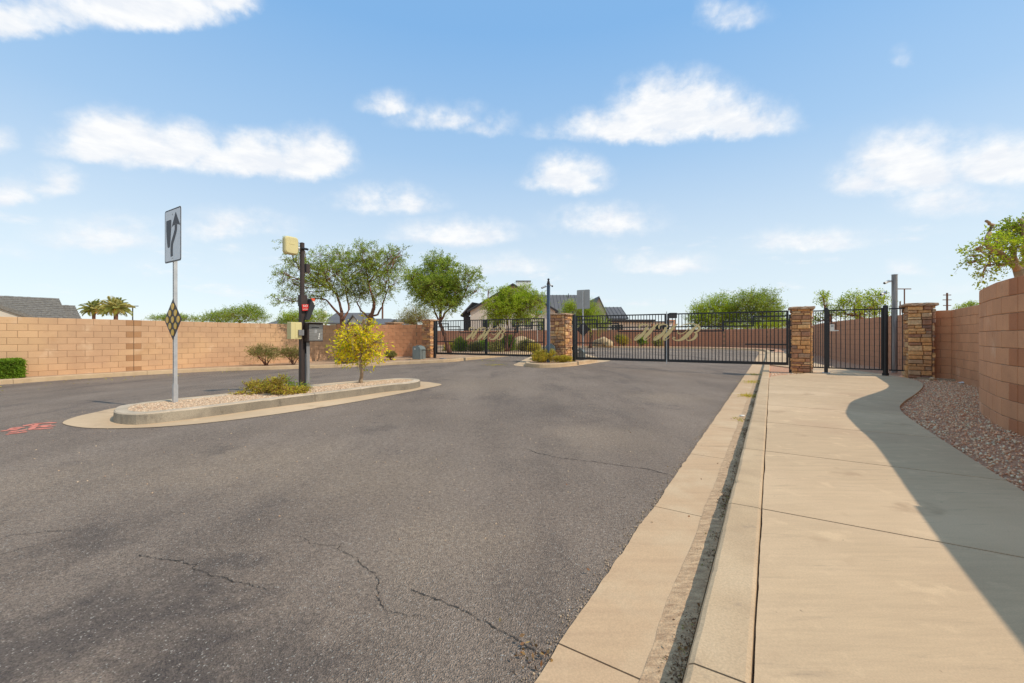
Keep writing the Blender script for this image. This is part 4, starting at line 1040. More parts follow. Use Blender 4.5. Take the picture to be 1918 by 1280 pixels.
x, y = P(1087.5, 17.2)[:2]; operator(x, y, H(x, y)+.02, GANG+.2, 'grey gate operator cabinet seen through the bars of the driveway gate', .8)
for px_, py_, nm, lb in ((828, 679, .28, 'small grey concrete utility box in the left kerb by the gate'), (1091, 679.5, .2, 'small grey concrete utility box in the kerb of the small island')):
    x, y = G(px_, py_-1.5); rr_ = empty('utility_box', (x, y, H(x, y)), GANG, lb, 'utility box', 'kerb boxes')
    MB().box((0, .05, .075), (nm, .14, .15)).build('body', M['greypost'], rr_)
    MB().box((0, .05, .157), (nm+.02, .16, .014)).build('lid', M['galv'], rr_)
# ------------------------------------------------------------------ street furniture far off
def thin_pole(x, y, zb, zt, rad, label, arms, name='utility_pole', cat='pole', mat='bark', group=None):
    r = empty(name, (x, y, zb), 0, label, cat, group)
    MB().tube([(0, 0, 0), (0, 0, zt-zb)], rad, 8).build('shaft', M[mat], r)
    for (w_, z, t) in arms: MB().box((0, 0, z-zb), (w_, t, t)).build('crossarm', M[mat], r)
    return r
x, y, z = P(248.5, 60, 573); thin_pole(x, y, 0, z, .07, 'thin light pole standing beside the palms', [(1.6, z-.05, .1)], 'street_lamp', 'street lamp', 'trim')
x, y, z = P(1694, 70, 541); thin_pole(x, y, 0, z, .09, 'thin light pole with a flat head above the right stone pillar', [(2.2, z-.05, .14)], 'street_lamp', 'street lamp', 'bark')
x, y, z = P(1774, 120, 549); thin_pole(x, y, 0, z, .22, 'distant wooden power pole with short crossarms', [(2.2, z-.6, .2), (2.4, z-2., .2), (2.2, z-3.6, .2)], 'utility_pole', 'pole')
x, y, z = P(1686, 150, 565); thin_pole(x, y, 0, z, .2, 'short distant pole between the camera pole and the stone pillar', [], 'utility_pole', 'pole')
x, y, z = P(716.5, 60, 568); thin_pole(x, y, 0, z, .13, 'bare brown pole rising between the two mesquite trees', [], 'utility_pole', 'pole')
x, y, z = P(1006, 29, 583); r = empty('street_name_sign', (x, y, .2), .3, 'thin grey post with a small teal name blade inside the left gate', 'sign')
MB().tube([(0, 0, 0), (0, 0, z-.2)], .045, 8).build('post', M['signback'], r)
MB().box((.12, 0, z-.28), (.5, .02, .16)).build('blade', material('teal_sign', (.03, .32, .30), None, rough=.5), r)
# red utility paint on the asphalt
def blob_paint(name, strokes_, mat, label):
    mb = MB()
    for pts, wd in strokes_: ribbon(jag(catmull([G(*p) for p in pts], 3), 2, .008), wd, .005, mb, .5)
    o = mb.build(name, mat); tag(o, label, 'marking', kind='structure')
blob_paint('road_paint', [([(46, 799), (62, 795), (80, 794)], .07), ([(60, 800), (78, 793.5), (104, 793)], .06), ([(58, 806), (66, 800), (96, 797)], .08), ([(60, 805), (80, 804), (98, 803)], .06), ([(75, 800), (90, 800), (99, 798)], .08),
    ([(2, 808), (16, 807)], .05), ([(20, 806), (30, 802), (45, 802)], .08), ([(24, 807), (32, 803.5)], .07), ([(16, 811), (28, 809), (50, 806)], .08), ([(20, 812), (30, 812), (52, 809)], .06), ([(10, 815), (30, 812)], .04)], M['redpaint'], 'faded red utility scribble on the asphalt left of the island')
# ------------------------------------------------------------------ foliage
def leaf_cloud(base, tip_dir, rs, llen, lwid, spread=1.):
    """one small leaf quad per base point"""
    n = len(base); d = tip_dir+rs.normal(size=(n, 3))*spread; d /= np.linalg.norm(d, axis=1)[:, None]
    s = rs.normal(size=(n, 3)); s -= (s*d).sum(1)[:, None]*d; s /= np.linalg.norm(s, axis=1)[:, None]
    L = llen*rs.uniform(.6, 1.3, (n, 1)); W_ = lwid*rs.uniform(.7, 1.3, (n, 1))
    b = base; V = np.stack([b, b+d*L*.5+s*W_*.5, b+d*L, b+d*L*.5-s*W_*.5], 1).reshape(-1, 3)
    Fc = np.arange(4*n).reshape(n, 4); return V, Fc
def tube_arr(P0, P1, P2, r0, r1, k=3):
    """many thin 3-sided bent twigs"""
    n = len(P0); rings = []
    ax = P2-P0; ax /= np.linalg.norm(ax, axis=1)[:, None]+1e-9
    s = np.cross(ax, np.array([.3, .2, .93])); s /= np.linalg.norm(s, axis=1)[:, None]+1e-9; t = np.cross(ax, s)
    for (Pc, rr) in ((P0, r0), (P1, (r0+r1)/2), (P2, r1)):
        for j in range(k):
            a = 2*math.pi*j/k; rings.append(Pc+(s*math.cos(a)+t*math.sin(a))*rr)
    V = np.stack(rings, 1).reshape(-1, 3); f = []
    for i in range(2):
        for j in range(k): f.append((i*k+j, i*k+(j+1) % k, (i+1)*k+(j+1) % k, (i+1)*k+j))
    Fc = (np.array(f)[None]+(np.arange(n)*3*k)[:, None, None]).reshape(-1, 4)
    return V, Fc
def limb(mb, a, b, r0, r1, rs, wig=.08, n=6):
    a = np.array(a, float); b = np.array(b, float); L = np.linalg.norm(b-a); pts = []
    o1 = rs.normal(size=3)*wig*L; o2 = rs.normal(size=3)*wig*L*.6
    for i in range(n+1):
        t = i/n; pts.append(a+(b-a)*t+o1*math.sin(math.pi*t)+o2*math.sin(2*math.pi*t))
    mb.tube([tuple(p) for p in pts], [r0+(r1-r0)*(i/n)**.8 for i in range(n+1)], 7); return pts
def tree(name, label, cat, base, forks, lobes, leafmat, barkmat, seed, twigs=220, tl=.55, nleaf=22, llen=.06, lwid=.022, droop=.25, up=.5, trunk_r=.12, group=None, lean=None, limbs=True, jump=.13):
    """forks: trunk paths [[points], r]; lobes: (x, y, z, rx, ry, rz, weight)"""
    rs = np.random.RandomState(seed)
    r = empty(name, base, 0, label, cat, group); tk = MB(); ends = []
    for pts, r0, r1 in forks:
        q = [Vector(p) for p in pts]
        mbp = []
        for i in range(len(q)-1):
            for k in range(3): mbp.append(q[i].lerp(q[i+1], k/3)+Vector(rs.normal(size=3)*.012*(1 if k or i else 0)))
        mbp.append(q[-1]); m_ = len(mbp)
        tk.tube(mbp, [lerp(r0, r1, i/(m_-1))*(1.25 if i == 0 else 1) for i in range(m_)], 9); ends.append((np.array(q[-1]), r1))
    tot = sum(l[6] for l in lobes); B0, D0, C0, BR = [], [], [], []
    tw0, tw1, tw2 = [], [], []
    for (cx, cy, cz, rx, ry, rz, wt) in lobes:
        c = np.array((cx, cy, cz)); rad = np.array((rx, ry, rz))
        e, er = min(ends, key=lambda q: np.linalg.norm(q[0]-c))
        if limbs:
            pts = limb(tk, e, c, er*.75, .018, rs, .09)
            subs = []
            for k in range(5):
                dv = rs.normal(size=3); dv /= np.linalg.norm(dv); dv[2] = abs(dv[2])*.8+.1
                q = c+dv*rad*.6; pp = limb(tk, pts[rs.randint(3, 6)], q, .016, .006, rs, .1, 4); subs += pp
        else: subs = [c]
        n = max(3, int(twigs*wt/tot))
        u = rs.normal(size=(n, 3)); u /= np.linalg.norm(u, axis=1)[:, None]
        rr = rs.uniform(.12, .86, (n, 1))**.6
        p0 = c+u*rr*rad*.95
        d = u*.8+rs.normal(size=(n, 3))*.55+np.array((0, 0, up)); d /= np.linalg.norm(d, axis=1)[:, None]
        L = tl*rs.uniform(.5, 1.3, (n, 1))
        p2 = p0+d*L+np.array((0, 0, -1))*droop*L; p1 = (p0+p2)/2+np.array((0, 0, 1))*droop*L*.45
        tw0.append(p0); tw1.append(p1); tw2.append(p2)
        if limbs:
            sb = np.array([tuple(s) for s in subs]); idx = np.argmin(((p0[:, None]-sb[None])**2).sum(2), 1)
            tw0.append(sb[idx]); tw1.append((sb[idx]+p0)/2+rs.normal(size=p0.shape)*.03); tw2.append(p0)
        t = rs.uniform(.08, 1.02, (n, nleaf, 1))
        b = (1-t)**2*p0[:, None]+2*t*(1-t)*p1[:, None]+t*t*p2[:, None]+rs.normal(size=(n, nleaf, 3))*llen*.55
        B0.append(b.reshape(-1, 3)); D0.append(np.repeat(d, nleaf, 0))
    tk.build('trunk', barkmat, r, world=True, smooth=True)
    if tw0:
        V, Fc = tube_arr(np.concatenate(tw0), np.concatenate(tw1), np.concatenate(tw2), .0055, .0025); npmesh('twigs', V, Fc, barkmat, r)['kind'] = 'stuff'
    V, Fc = leaf_cloud(np.concatenate(B0), np.concatenate(D0)*.8, rs, llen, lwid, .7)
    npmesh('crown', V, Fc, leafmat, r)
    return r
def lobes_px(Y, L, dj=.6, seed=0):
    """lobes given on bearings at distance Y"""
    rs = random.Random(seed); out = []
    for i, (px, py, rx, ry, wt) in enumerate(L):
        y = Y+rs.uniform(-dj, dj); s = Y/F
        out.append(((px-HX)/F*y, y, CAMZ+(HY-py)/F*y, rx*s, rx*s*.9, ry*s, wt))
    return out
def W3(px, py, Y): return P(px, Y, py)
# two mesquites in front of the left wall
TG = 'desert trees by the walls'
b = P(664, 19.4); z0 = H(b[0], b[1])+.11
tree('mesquite_tree', 'wide thin mesquite leaning left over the wall, behind the keypad post', 'tree', (b[0], b[1], z0),
     [([(b[0], b[1], z0), W3(652, 630, 19.4), W3(641, 605, 19.4), W3(640, 585, 19.3)], .13, .075), ([W3(640, 594, 19.35), W3(622, 575, 19.2), W3(611, 562, 19.1)], .055, .035), ([W3(642, 600, 19.3), W3(654, 580, 19.5), W3(650, 560, 19.6)], .05, .035), ([W3(640, 585, 19.3), W3(634, 560, 19.4), W3(620, 540, 19.4)], .06, .04)],
     lobes_px(19.3, [(618, 520, 40, 30, 1.6), (640, 490, 34, 28, 1.3), (650, 540, 36, 24, 1.2), (600, 487, 26, 24, .7), (668, 505, 30, 34, 1.2), (560, 500, 34, 18, .55), (545, 530, 32, 22, .6), (575, 545, 26, 26, .55), (532, 562, 22, 14, .3), (528, 512, 14, 9, .15), (535, 460, 10, 18, .06), (600, 560, 26, 12, .25), (555, 478, 20, 18, .25), (588, 512, 26, 22, .6)], .8, 1),
     M['leaf'], M['bark'], 21, twigs=1050, tl=.42, nleaf=22, llen=.072, lwid=.028, droop=.30, up=.25, group=TG)
b = P(682, 19.9); z0 = H(b[0], b[1])+.11
tree('mesquite_tree', 'open mesquite with a forked dark trunk above the yellow tree', 'tree', (b[0], b[1], z0),
     [([(b[0], b[1], z0), W3(684, 628, 19.9), W3(692, 600, 19.9), W3(699, 580, 19.9), W3(701, 568, 19.9)], .12, .07), ([W3(695, 592, 19.9), W3(708, 590, 19.8), W3(716, 572, 19.7), W3(722, 555, 19.7)], .05, .03), ([W3(692, 597, 19.9), W3(676, 582, 19.9), W3(668, 565, 19.8)], .045, .03), ([W3(701, 568, 19.9), W3(694, 545, 20), W3(690, 530, 20)], .055, .035)],
     lobes_px(19.9, [(690, 520, 36, 30, 1.4), (715, 495, 32, 30, 1.2), (726, 530, 30, 26, 1.), (690, 480, 26, 26, .8), (742, 500, 20, 22, .5), (675, 548, 26, 16, .5), (735, 478, 16, 16, .3), (752, 478, 8, 16, .15), (700, 552, 28, 14, .5), (672, 466, 12, 16, .2)], .8, 2),
     M['leaf'], M['bark'], 22, twigs=780, tl=.42, nleaf=22, llen=.072, lwid=.028, droop=.25, up=.4, group=TG)
b = P(842, 25.5); z0 = H(b[0], b[1])+.1
tree('acacia_tree', 'full green tree rising behind the far left stone pillar', 'tree', (b[0], b[1], z0),
     [([(b[0], b[1], z0), W3(834, 632, 25.5), W3(824, 604, 25.5), W3(825, 585, 25.5)], .14, .08), ([W3(824, 604, 25.5), W3(833, 588, 25.4), W3(848, 572, 25.3)], .07, .05), ([W3(824, 606, 25.5), W3(816, 588, 25.5), W3(810, 570, 25.6)], .06, .04), ([W3(825, 585, 25.5), W3(826, 560, 25.5)], .07, .05)],
     lobes_px(25.5, [(820, 540, 42, 30, 2.2), (790, 535, 30, 26, 1.1), (850, 545, 34, 28, 1.4), (818, 510, 30, 26, 1.1), (815, 490, 18, 18, .4), (862, 520, 26, 20, .5), (886, 518, 20, 16, .22), (840, 500, 18, 20, .4), (775, 520, 20, 20, .5), (835, 568, 30, 18, .8), (800, 562, 26, 16, .6), (893, 545, 12, 12, .08)], .9, 3),
     M['leaf'], M['bark'], 23, twigs=1700, tl=.5, nleaf=26, llen=.095, lwid=.04, droop=.3, up=.45, group=TG)
b = P(950, 27.5); z0 = H(b[0], b[1])+.1
tree('desert_willow', 'rounded light green multi-trunk tree in front of the gabled house', 'tree', (b[0], b[1], z0),
     [([(b[0]-.1, b[1], z0), W3(948, 640, 27.5), W3(940, 622, 27.5), W3(932, 606, 27.5)], .07, .045), ([(b[0]+.1, b[1], z0), W3(958, 645, 27.5), W3(964, 628, 27.5), W3(968, 605, 27.5)], .07, .045), ([(b[0], b[1], z0), W3(950, 640, 27.5), W3(952, 618, 27.5), W3(950, 600, 27.4)], .06, .045)],
     lobes_px(27.5, [(955, 575, 34, 26, 1.8), (930, 578, 28, 24, 1.1), (985, 572, 30, 26, 1.2), (955, 556, 26, 16, .8), (1005, 562, 20, 16, .4), (945, 545, 12, 10, .12), (978, 598, 22, 12, .4), (930, 600, 18, 12, .3), (915, 545, 8, 10, .06), (1012, 590, 10, 14, .12), (985, 545, 20, 10, .2)], .8, 4),
     M['leafb'], M['bark'], 24, twigs=1300, tl=.45, nleaf=24, llen=.09, lwid=.036, droop=.3, up=.3, group=TG)
# small yellow tree on the island
b = G(676, 719, .12); z0 = H(*b)+.12; Yb = b[1]
tree('young_yellow_tree', 'small yellow leaved tree with a thin pale trunk on the long island', 'tree', (b[0], b[1], z0),
     [([(b[0], b[1], z0), W3(677, 700, Yb), W3(675, 680, Yb), W3(676, 655, Yb), W3(674, 630, Yb)], .042, .018), ([W3(675.5, 672, Yb), W3(662, 655, Yb)], .016, .008), ([W3(675.5, 668, Yb), W3(692, 650, Yb)], .016, .008)],
     lobes_px(Yb, [(676, 640, 28, 22, 1.5), (650, 640, 20, 18, .8), (700, 635, 20, 18, .8), (672, 660, 28, 18, 1.1), (690, 612, 12, 16, .4), (650, 620, 14, 12, .4), (660, 628, 16, 16, .6), (702, 658, 14, 14, .4), (645, 658, 14, 12, .4), (682, 600, 5, 7, .1), (630, 650, 6, 8, .12), (712, 642, 8, 12, .2)], .22, 5),
     M['leafy'], M['barkpale'], 25, twigs=270, tl=.19, nleaf=10, llen=.080, lwid=.032, droop=.7, up=.0)
# tree behind the right wall, limbs cut back
Y = 11.0
tree('pruned_tree', 'tree with thick lopped limbs rising behind the right block wall', 'tree', (P(1935, Y)[0], Y, 0),
     [([(P(1935, Y)[0], Y, 0), W3(1925, 560, Y), W3(1908, 505, Y)], .16, .11), ([W3(1909, 508, Y), W3(1886, 486, Y), W3(1860, 468, Y-.1), W3(1845, 455, Y-.1), W3(1854, 436, Y), W3(1858, 422, Y), W3(1847, 414, Y-.1)], .085, .032),
      ([W3(1908, 505, Y), W3(1898, 480, Y), W3(1896, 462, Y)], .07, .045), ([W3(1909, 508, Y), W3(1925, 480, Y), W3(1918, 440, Y), W3(1912, 410, Y)], .08, .035), ([W3(1860, 468, Y-.1), W3(1852, 480, Y)], .04, .02)],
     lobes_px(Y, [(1888, 440, 30, 26, 1.2), (1912, 425, 30, 24, 1.), (1865, 455, 26, 22, .8), (1905, 470, 26, 20, .8), (1838, 468, 20, 18, .4), (1822, 482, 16, 12, .2), (1855, 500, 20, 16, .25), (1842, 520, 10, 14, .12), (1940, 450, 40, 40, 1.), (1815, 495, 8, 8, .06), (1884, 496, 20, 10, .2), (1960, 470, 40, 34, .8)], .5, 6),
     M['leafb'], M['barkpale'], 26, twigs=340, tl=.26, nleaf=14, llen=.075, lwid=.04, droop=.35, up=.2, limbs=True, group=TG)
# trees beyond the far walls
def far_tree(name, label, Y, px, L, mat, seed, twigs, llen=.14, tl=.7, nleaf=14, lwid=.05, droop=.15, up=.5, cat='tree', group='trees beyond the walls'):
    b = P(px, Y); top = lobes_px(Y, L, 1.0, seed); zt_ = min(l[2]-l[5]*.3 for l in top)
    return tree(name, label, cat, (b[0], b[1], .05), [([(b[0], b[1], .05), (b[0]+.1, b[1], max(zt_*.6, .6)), (b[0], b[1], max(zt_, 1.))], .16, .08)], top, mat, M['bark'], seed, twigs, tl, nleaf, llen, lwid, droop, up, group=group)
far_tree('palo_verde', 'feathery light green tree behind the wall, right of the middle of the gate', 44, 1350, [(1330, 585, 34, 24, 1.4), (1352, 575, 26, 22, 1.), (1312, 590, 22, 16, .6), (1365, 590, 24, 22, 1.), (1340, 608, 40, 16, 1.), (1305, 602, 14, 12, .3)], M['leafb'], 31, 1300, .17, .9, 16)
far_tree('acacia_tree', 'darker bushy tree rising highest behind the right part of the gate', 42, 1420, [(1405, 565, 30, 20, 1.2), (1430, 572, 28, 22, 1.1), (1390, 580, 20, 18, .6), (1445, 588, 24, 16, .8), (1415, 595, 36, 18, 1.1), (1455, 604, 22, 12, .6), (1440, 555, 14, 8, .3), (1395, 606, 30, 10, .6)], M['leaf'], 32, 1300, .17, .9, 16)
far_tree('desert_shrub', 'low green growth along the wall top, left of the roadside pillar', 40, 1455, [(1440, 612, 30, 8, 1.), (1480, 608, 20, 10, .6), (1395, 614, 34, 6, .6), (1500, 606, 20, 12, .5)], M['leafb'], 33, 420, .14, .5, 14, cat='shrub')
far_tree('sparse_tree', 'sparse leafy branches showing above the pedestrian gate', 24, 1605, [(1600, 566, 20, 16, 1.), (1575, 578, 14, 12, .4), (1640, 560, 16, 12, .8), (1625, 576, 24, 10, .7), (1650, 580, 20, 10, .5), (1590, 590, 30, 8, .5), (1620, 590, 30, 8, .6)], M['leafb'], 34, 420, .10, .5, 12)
far_tree('sparse_tree', 'thin leaning shoot left of the larger branches at the pedestrian gate', 24, 1556, [(1541, 557, 7, 7, .5), (1548, 572, 6, 10, .3), (1556, 590, 14, 8, .5), (1530, 600, 14, 8, .4)], M['leafb'], 35, 110, .10, .35, 12)
far_tree('palo_verde', 'broad feathery green tree beyond the left wall, centre of the skyline', 48, 450, [(445, 592, 36, 14, 1.2), (470, 586, 24, 14, .8), (415, 596, 28, 10, .7), (395, 600, 20, 8, .4), (490, 597, 14, 10, .3)], M['leaf'], 36, 900, .17, .7, 14, up=.7)
far_tree('palo_verde', 'green feathery crown just left of the keypad post above the wall', 50, 565, [(555, 598, 28, 12, 1.), (590, 596, 26, 13, 1.), (535, 602, 14, 8, .4)], M['leafb'], 37, 600, .17, .7, 14, up=.7)
far_tree('hedge_row', 'low dark green crowns on the skyline right of the palms', 60, 330, [(300, 598, 22, 5, .8), (350, 599, 30, 6, 1.), (325, 597, 20, 6, .7)], M['leaf'], 38, 420, .2, .6, 12, cat='shrub')
far_tree('bird_of_paradise', 'pale spiky plant above the wall between the mesquite and the far pillar', 34, 778, [(780, 600, 26, 14, 1.), (765, 605, 14, 8, .4)], M['leafo'], 39, 330, .22, .9, 10, .025, 0., 1.3, cat='shrub')
far_tree('palo_verde', 'bright feathery green tree between the sign back and the grey roofs', 40, 1105, [(1108, 590, 16, 20, 1.), (1090, 600, 16, 16, .7), (1115, 610, 22, 14, .7), (1080, 580, 12, 12, .3)], M['leafb'], 40, 700, .16, .8, 16, .03, -.1, .9)
far_tree('palo_verde', 'small feathery green crown left of the grey sign back', 40, 1062, [(1066, 577, 10, 10, .6), (1060, 588, 8, 8, .4)], M['leafb'], 41, 180, .14, .5, 14, .03, -.1, .9)
far_tree('desert_shrub', 'small green tuft on the wall top near the distant power pole', 40, 1818, [(1818, 573, 12, 5, 1.), (1800, 577, 8, 3, .3)], M['leafb'], 42, 90, .12, .35, 12, cat='shrub')
# ------------------------------------------------------------------ shrubs
def shrub(name, label, px, py, Y, L, mat, seed, twigs, tl, nleaf, llen, lwid, droop=.1, up=.5, stems=5, group=None, cat='shrub', dz=.1, barkm='bark', dj=.12):
    b = P(px, Y); z0 = H(b[0], b[1])+dz; rs = np.random.RandomState(seed+500); lb = lobes_px(Y, L, dj, seed)
    forks = []
    for k in range(stems):
        l = lb[k % len(lb)]; q = (l[0]+rs.normal()*l[3]*.3, l[1]+rs.normal()*l[3]*.3, l[2]-l[5]*.2)
        forks.append(([(b[0]+rs.normal()*.03, b[1]+rs.normal()*.03, z0), tuple((np.array((b[0], b[1], z0))+np.array(q))/2+rs.normal(size=3)*.04), q], .022, .009))
    return tree(name, label, cat, (b[0], b[1], z0), forks, lb, mat, M[barkm], seed, twigs, tl, nleaf, llen, lwid, droop, up, group=group, limbs=False)
BG = 'grey green shrubs along the left wall'
shrub('desert_shrub', 'olive shrub with bare forked stems, left one of the pair by the wall', 498, 683, 17.2, [(490, 663, 26, 10, 1.), (478, 658, 16, 8, .5), (510, 662, 16, 9, .6), (495, 656, 18, 7, .5)], M['leafo'], 51, 300, .2, 14, .05, .02, group=BG, stems=7)
shrub('desert_shrub', 'olive shrub directly left of the keypad post', 548, 680, 17.6, [(545, 664, 18, 10, 1.), (556, 660, 12, 9, .6), (537, 660, 12, 8, .5)], M['leafo'], 52, 240, .2, 14, .05, .02, group=BG, stems=7)
shrub('grey_shrub', 'low grey twiggy shrub left of the yellow tree', 648, 682, 18.4, [(648, 674, 18, 7, 1.), (658, 674, 12, 7, .5)], M['leafgrey'], 53, 260, .16, 14, .05, .02, stems=6, group=BG)
shrub('clipped_shrub', 'small ball shaped shrub between the yellow tree and the grey cabinet', 731, 671, 20.2, [(731, 664, 10, 7, 1.), (726, 664, 6, 6, .3), (737, 664, 6, 6, .3)], M['leafo'], 54, 420, .06, 22, .03, .015, up=.1, group=BG)
bx = G(572, 738, .14)
shrub('trailing_shrub', 'spreading yellow green shrub at the foot of the keypad post', 515, 738, G(515, 739, .13)[1], [(515, 722, 12, 12, .8), (480, 722, 20, 6, .7), (535, 732, 26, 6, 1.), (565, 733, 14, 5, .6), (500, 733, 26, 6, .9), (470, 727, 14, 5, .35), (526, 712, 8, 8, .25), (460, 740, 24, 4, .5), (440, 744, 12, 2.5, .3)], M['leafs'], 55, 520, .10, 14, .026, .014, up=.25, stems=9, dz=.12, dj=.15)
shrub('trailing_shrub', 'green shoots growing through the yellow shrub at the keypad post', 530, 737, G(530, 736, .13)[1]+.05, [(530, 722, 14, 14, .8), (555, 731, 22, 6, 1.), (500, 724, 14, 8, .5)], M['leafg'], 155, 150, .13, 14, .028, .013, up=.6, stems=9, dz=.12, dj=.1)
shrub('yellow_shrub', 'tall straw yellow shrub wrapped round the blue camera pole', 1020, 676, 15.75, [(1008, 668, 9, 9, 1.), (1020, 666, 9, 10, 1.), (1033, 666, 6, 12, .7), (1002, 672, 6, 6, .5), (1014, 674, 14, 5, .8)], M['leafs'], 56, 420, .12, 18, .04, .018, up=.9, group='shrubs on the small island')
shrub('yellow_shrub', 'low yellow green shrub at the foot of the island pillar', 1055, 676, 15.9, [(1055, 673, 12, 5, 1.), (1045, 673, 8, 5, .6), (1065, 674, 7, 4, .5)], M['leafs'], 57, 300, .10, 18, .035, .016, up=.7, group='shrubs on the small island')
IG = 'garden shrubs inside the gates'
for i, (px, py, Y, rx, ry, mt, lb) in enumerate(((862, 652, 28, 12, 16, 'leafg', 'tall loose green shrub behind the left gate beside the leaning trunk'), (952, 650, 29, 13, 18, 'leafg', 'rounded bright green shrub under the multi-trunk tree'), (930, 655, 27, 10, 12, 'leafo', 'dark clipped shrub left of the bright green one'),
        (985, 652, 28, 12, 11, 'leafo', 'tan green shrub right of the multi-trunk tree'), (1000, 656, 26.5, 9, 8, 'leafs', 'small straw coloured shrub near the name sign post'), (890, 655, 28, 12, 9, 'leafo', 'low grey green hedge seen through the gold letters'), (905, 652, 30, 12, 10, 'leafg', 'green hedge behind the middle stile of the left gate'), (842, 655, 29, 8, 9, 'leafs', 'low straw tuft just inside the left gate post'))):
    shrub('garden_shrub', lb, px, py, Y, [(px, py-ry*.4, rx, ry*.8, 1.), (px-rx*.4, py, rx*.7, ry*.5, .4), (px+rx*.4, py, rx*.7, ry*.5, .4)], M[mt], 60+i, 300, .25, 14, .09, .04, group=IG)
for i, (px, py, Y, mt, lb) in enumerate(((1160, 642, 41.5, 'leafo', 'spiky agave like plant beside the boulder'), (1168, 645, 41, 'leafs', 'pale yellow grassy clump beside the spiky plant'), (1202, 645, 40.5, 'leafg', 'small bright green bush against the far wall'), (1233, 648, 40, 'leafo', 'tiny dark bush against the far wall'))):
    shrub('garden_shrub', lb, px, py, Y, [(px, py-4, 6, 7, 1.)], M[mt], 70+i, 90, .4, 12, .14, .05, 0., 1., group=IG)
# clipped hedge at the left photo edge
hb_ = [G(-60, 716, .13), G(42, 708, .13)]
r = empty('clipped_hedge', (hb_[0][0], hb_[0][1], 0), 0, 'squarely clipped bright green hedge at the left photo edge', 'hedge')
rs = np.random.RandomState(77); a = np.array((-14.85, 11.35)); e = np.array((-13.55, 12.35)); dd = a-e; L = 2.6; dd /= np.linalg.norm(dd); nn = np.array((dd[1], -dd[0]))
# hedge box: end at e, running away to the left; 1.0 deep
e = np.array(P(41, 11.95)[:2]); dd = np.array((-.60, -.80)); nn = np.array((-.80, .60))
n = 26000; q = rs.uniform(0, 1, (n, 3)); face = rs.randint(0, 6, n); q[face == 0, 0] = rs.normal(.0, .015, (face == 0).sum()); q[face == 1, 2] = 1-abs(rs.normal(0, .04, (face == 1).sum())); q[face == 2, 1] = rs.normal(0., .03, (face == 2).sum()); q[face == 3, 1] = rs.normal(0., .05, (face == 3).sum()); q[face == 4, 2] = 1-abs(rs.normal(0, .03, (face == 4).sum()))
z0 = H(*e)+.12; hh = .52
pts = np.zeros((n, 3)); pts[:, :2] = e+dd*(q[:, :1]*2.2)+nn*(q[:, 1:2]*.7); pts[:, 2] = z0+q[:, 2]*hh+.02*np.sin(pts[:, 0]*9)
V, Fc = leaf_cloud(pts, np.array([(.3, -.3, .5)]), rs, .045, .026, .9); npmesh('foliage', V, Fc, M['leafg'], r)
mb = MB(); c0 = e+dd*1.1+nn*.36; mb.box((c0[0], c0[1], z0+hh*.48), (2.1, .6, hh*.9), math.atan2(dd[1], dd[0])); mb.build('twig_mass', M['bark'], r, world=True)
# ------------------------------------------------------------------ palms
def palm(px, py, Y, label, seed, sc=1.):
    rs = random.Random(seed); x, y, z = P(px, Y, py)
    r = empty('date_palm', (x, y, .05), 0, label, 'palm', 'pair of date palms')
    mb = MB(); hT = z-.05; n = 10
    mb.tube([(rs.uniform(-.02, .02), 0, hT*i/n) for i in range(n+1)], [.26*sc-.006*i+(.015 if i % 2 else 0) for i in range(n)]+[.30*sc], 10)
    mb.build('trunk', M['bark'], r)
    m2 = MB(); m2.tube([(0, 0, hT-.3), (0, 0, hT+.1), (0, 0, hT+.5)], [.28*sc, .34*sc, .12*sc], 9); m2.build('crownshaft', M['barkpale'], r)
    fm = MB(); L = 1.75*sc; pts = []
    for i in range(9):
        t = i/8; pts.append((L*t*(1-.12*t), 0, L*(.30*t-.42*t*t)))
    fm.tube(pts, [.03-.0028*i for i in range(9)], 4)
    for i in range(26):
        t = .12+.88*i/25; k = min(int(t*8), 7); f_ = t*8-k; p = [lerp(pts[k][j], pts[k+1][j], f_) for j in range(3)]
        ll = .48*sc*math.sin(math.pi*min(1, .15+t*.80))**.6
        for sg in (-1, 1):
            fm.add([(p[0], 0, p[2]), (p[0]+ll*.45, sg*ll*.5, p[2]+.10*sc), (p[0]+ll*.72, sg*ll*.85, p[2]-.10*sc), (p[0]+ll*.30, sg*ll*.42, p[2]+.02)], [(0, 1, 2, 3)])
    me = fm.mesh('frond'); me.materials.append(M['palm'])
    for i in range(34):
        a = i*2.39996; tilt = lerp(-75, 32, (i/33)**.8)
        rot = Matrix.Rotation(a, 3, 'Z') @ Matrix.Rotation(R(tilt), 3, 'Y') @ Matrix.Rotation(R(rs.uniform(-25, 25)), 3, 'X')
        s_ = rs.uniform(.8, 1.1)
        link('frond', me, r, None, (0, 0, hT+.25), rot, (s_, s_, s_))
    for k in range(4):
        a = k*1.6+seed; f2 = MB(); c = (math.cos(a)*.45*sc, math.sin(a)*.45*sc, hT+.05)
        for j in range(26): f2.box((c[0]+rs.gauss(0, .12), c[1]+rs.gauss(0, .12), c[2]+rs.gauss(0, .16)), (.07, .07, .09), rs.random())
        f2.build('fruit_cluster', M['fruit'], r)
palm(176, 584, 50, 'left one of the two date palms beyond the left wall', 1, .82)
palm(217, 583, 48, 'right and larger date palm beyond the left wall', 2, .95)
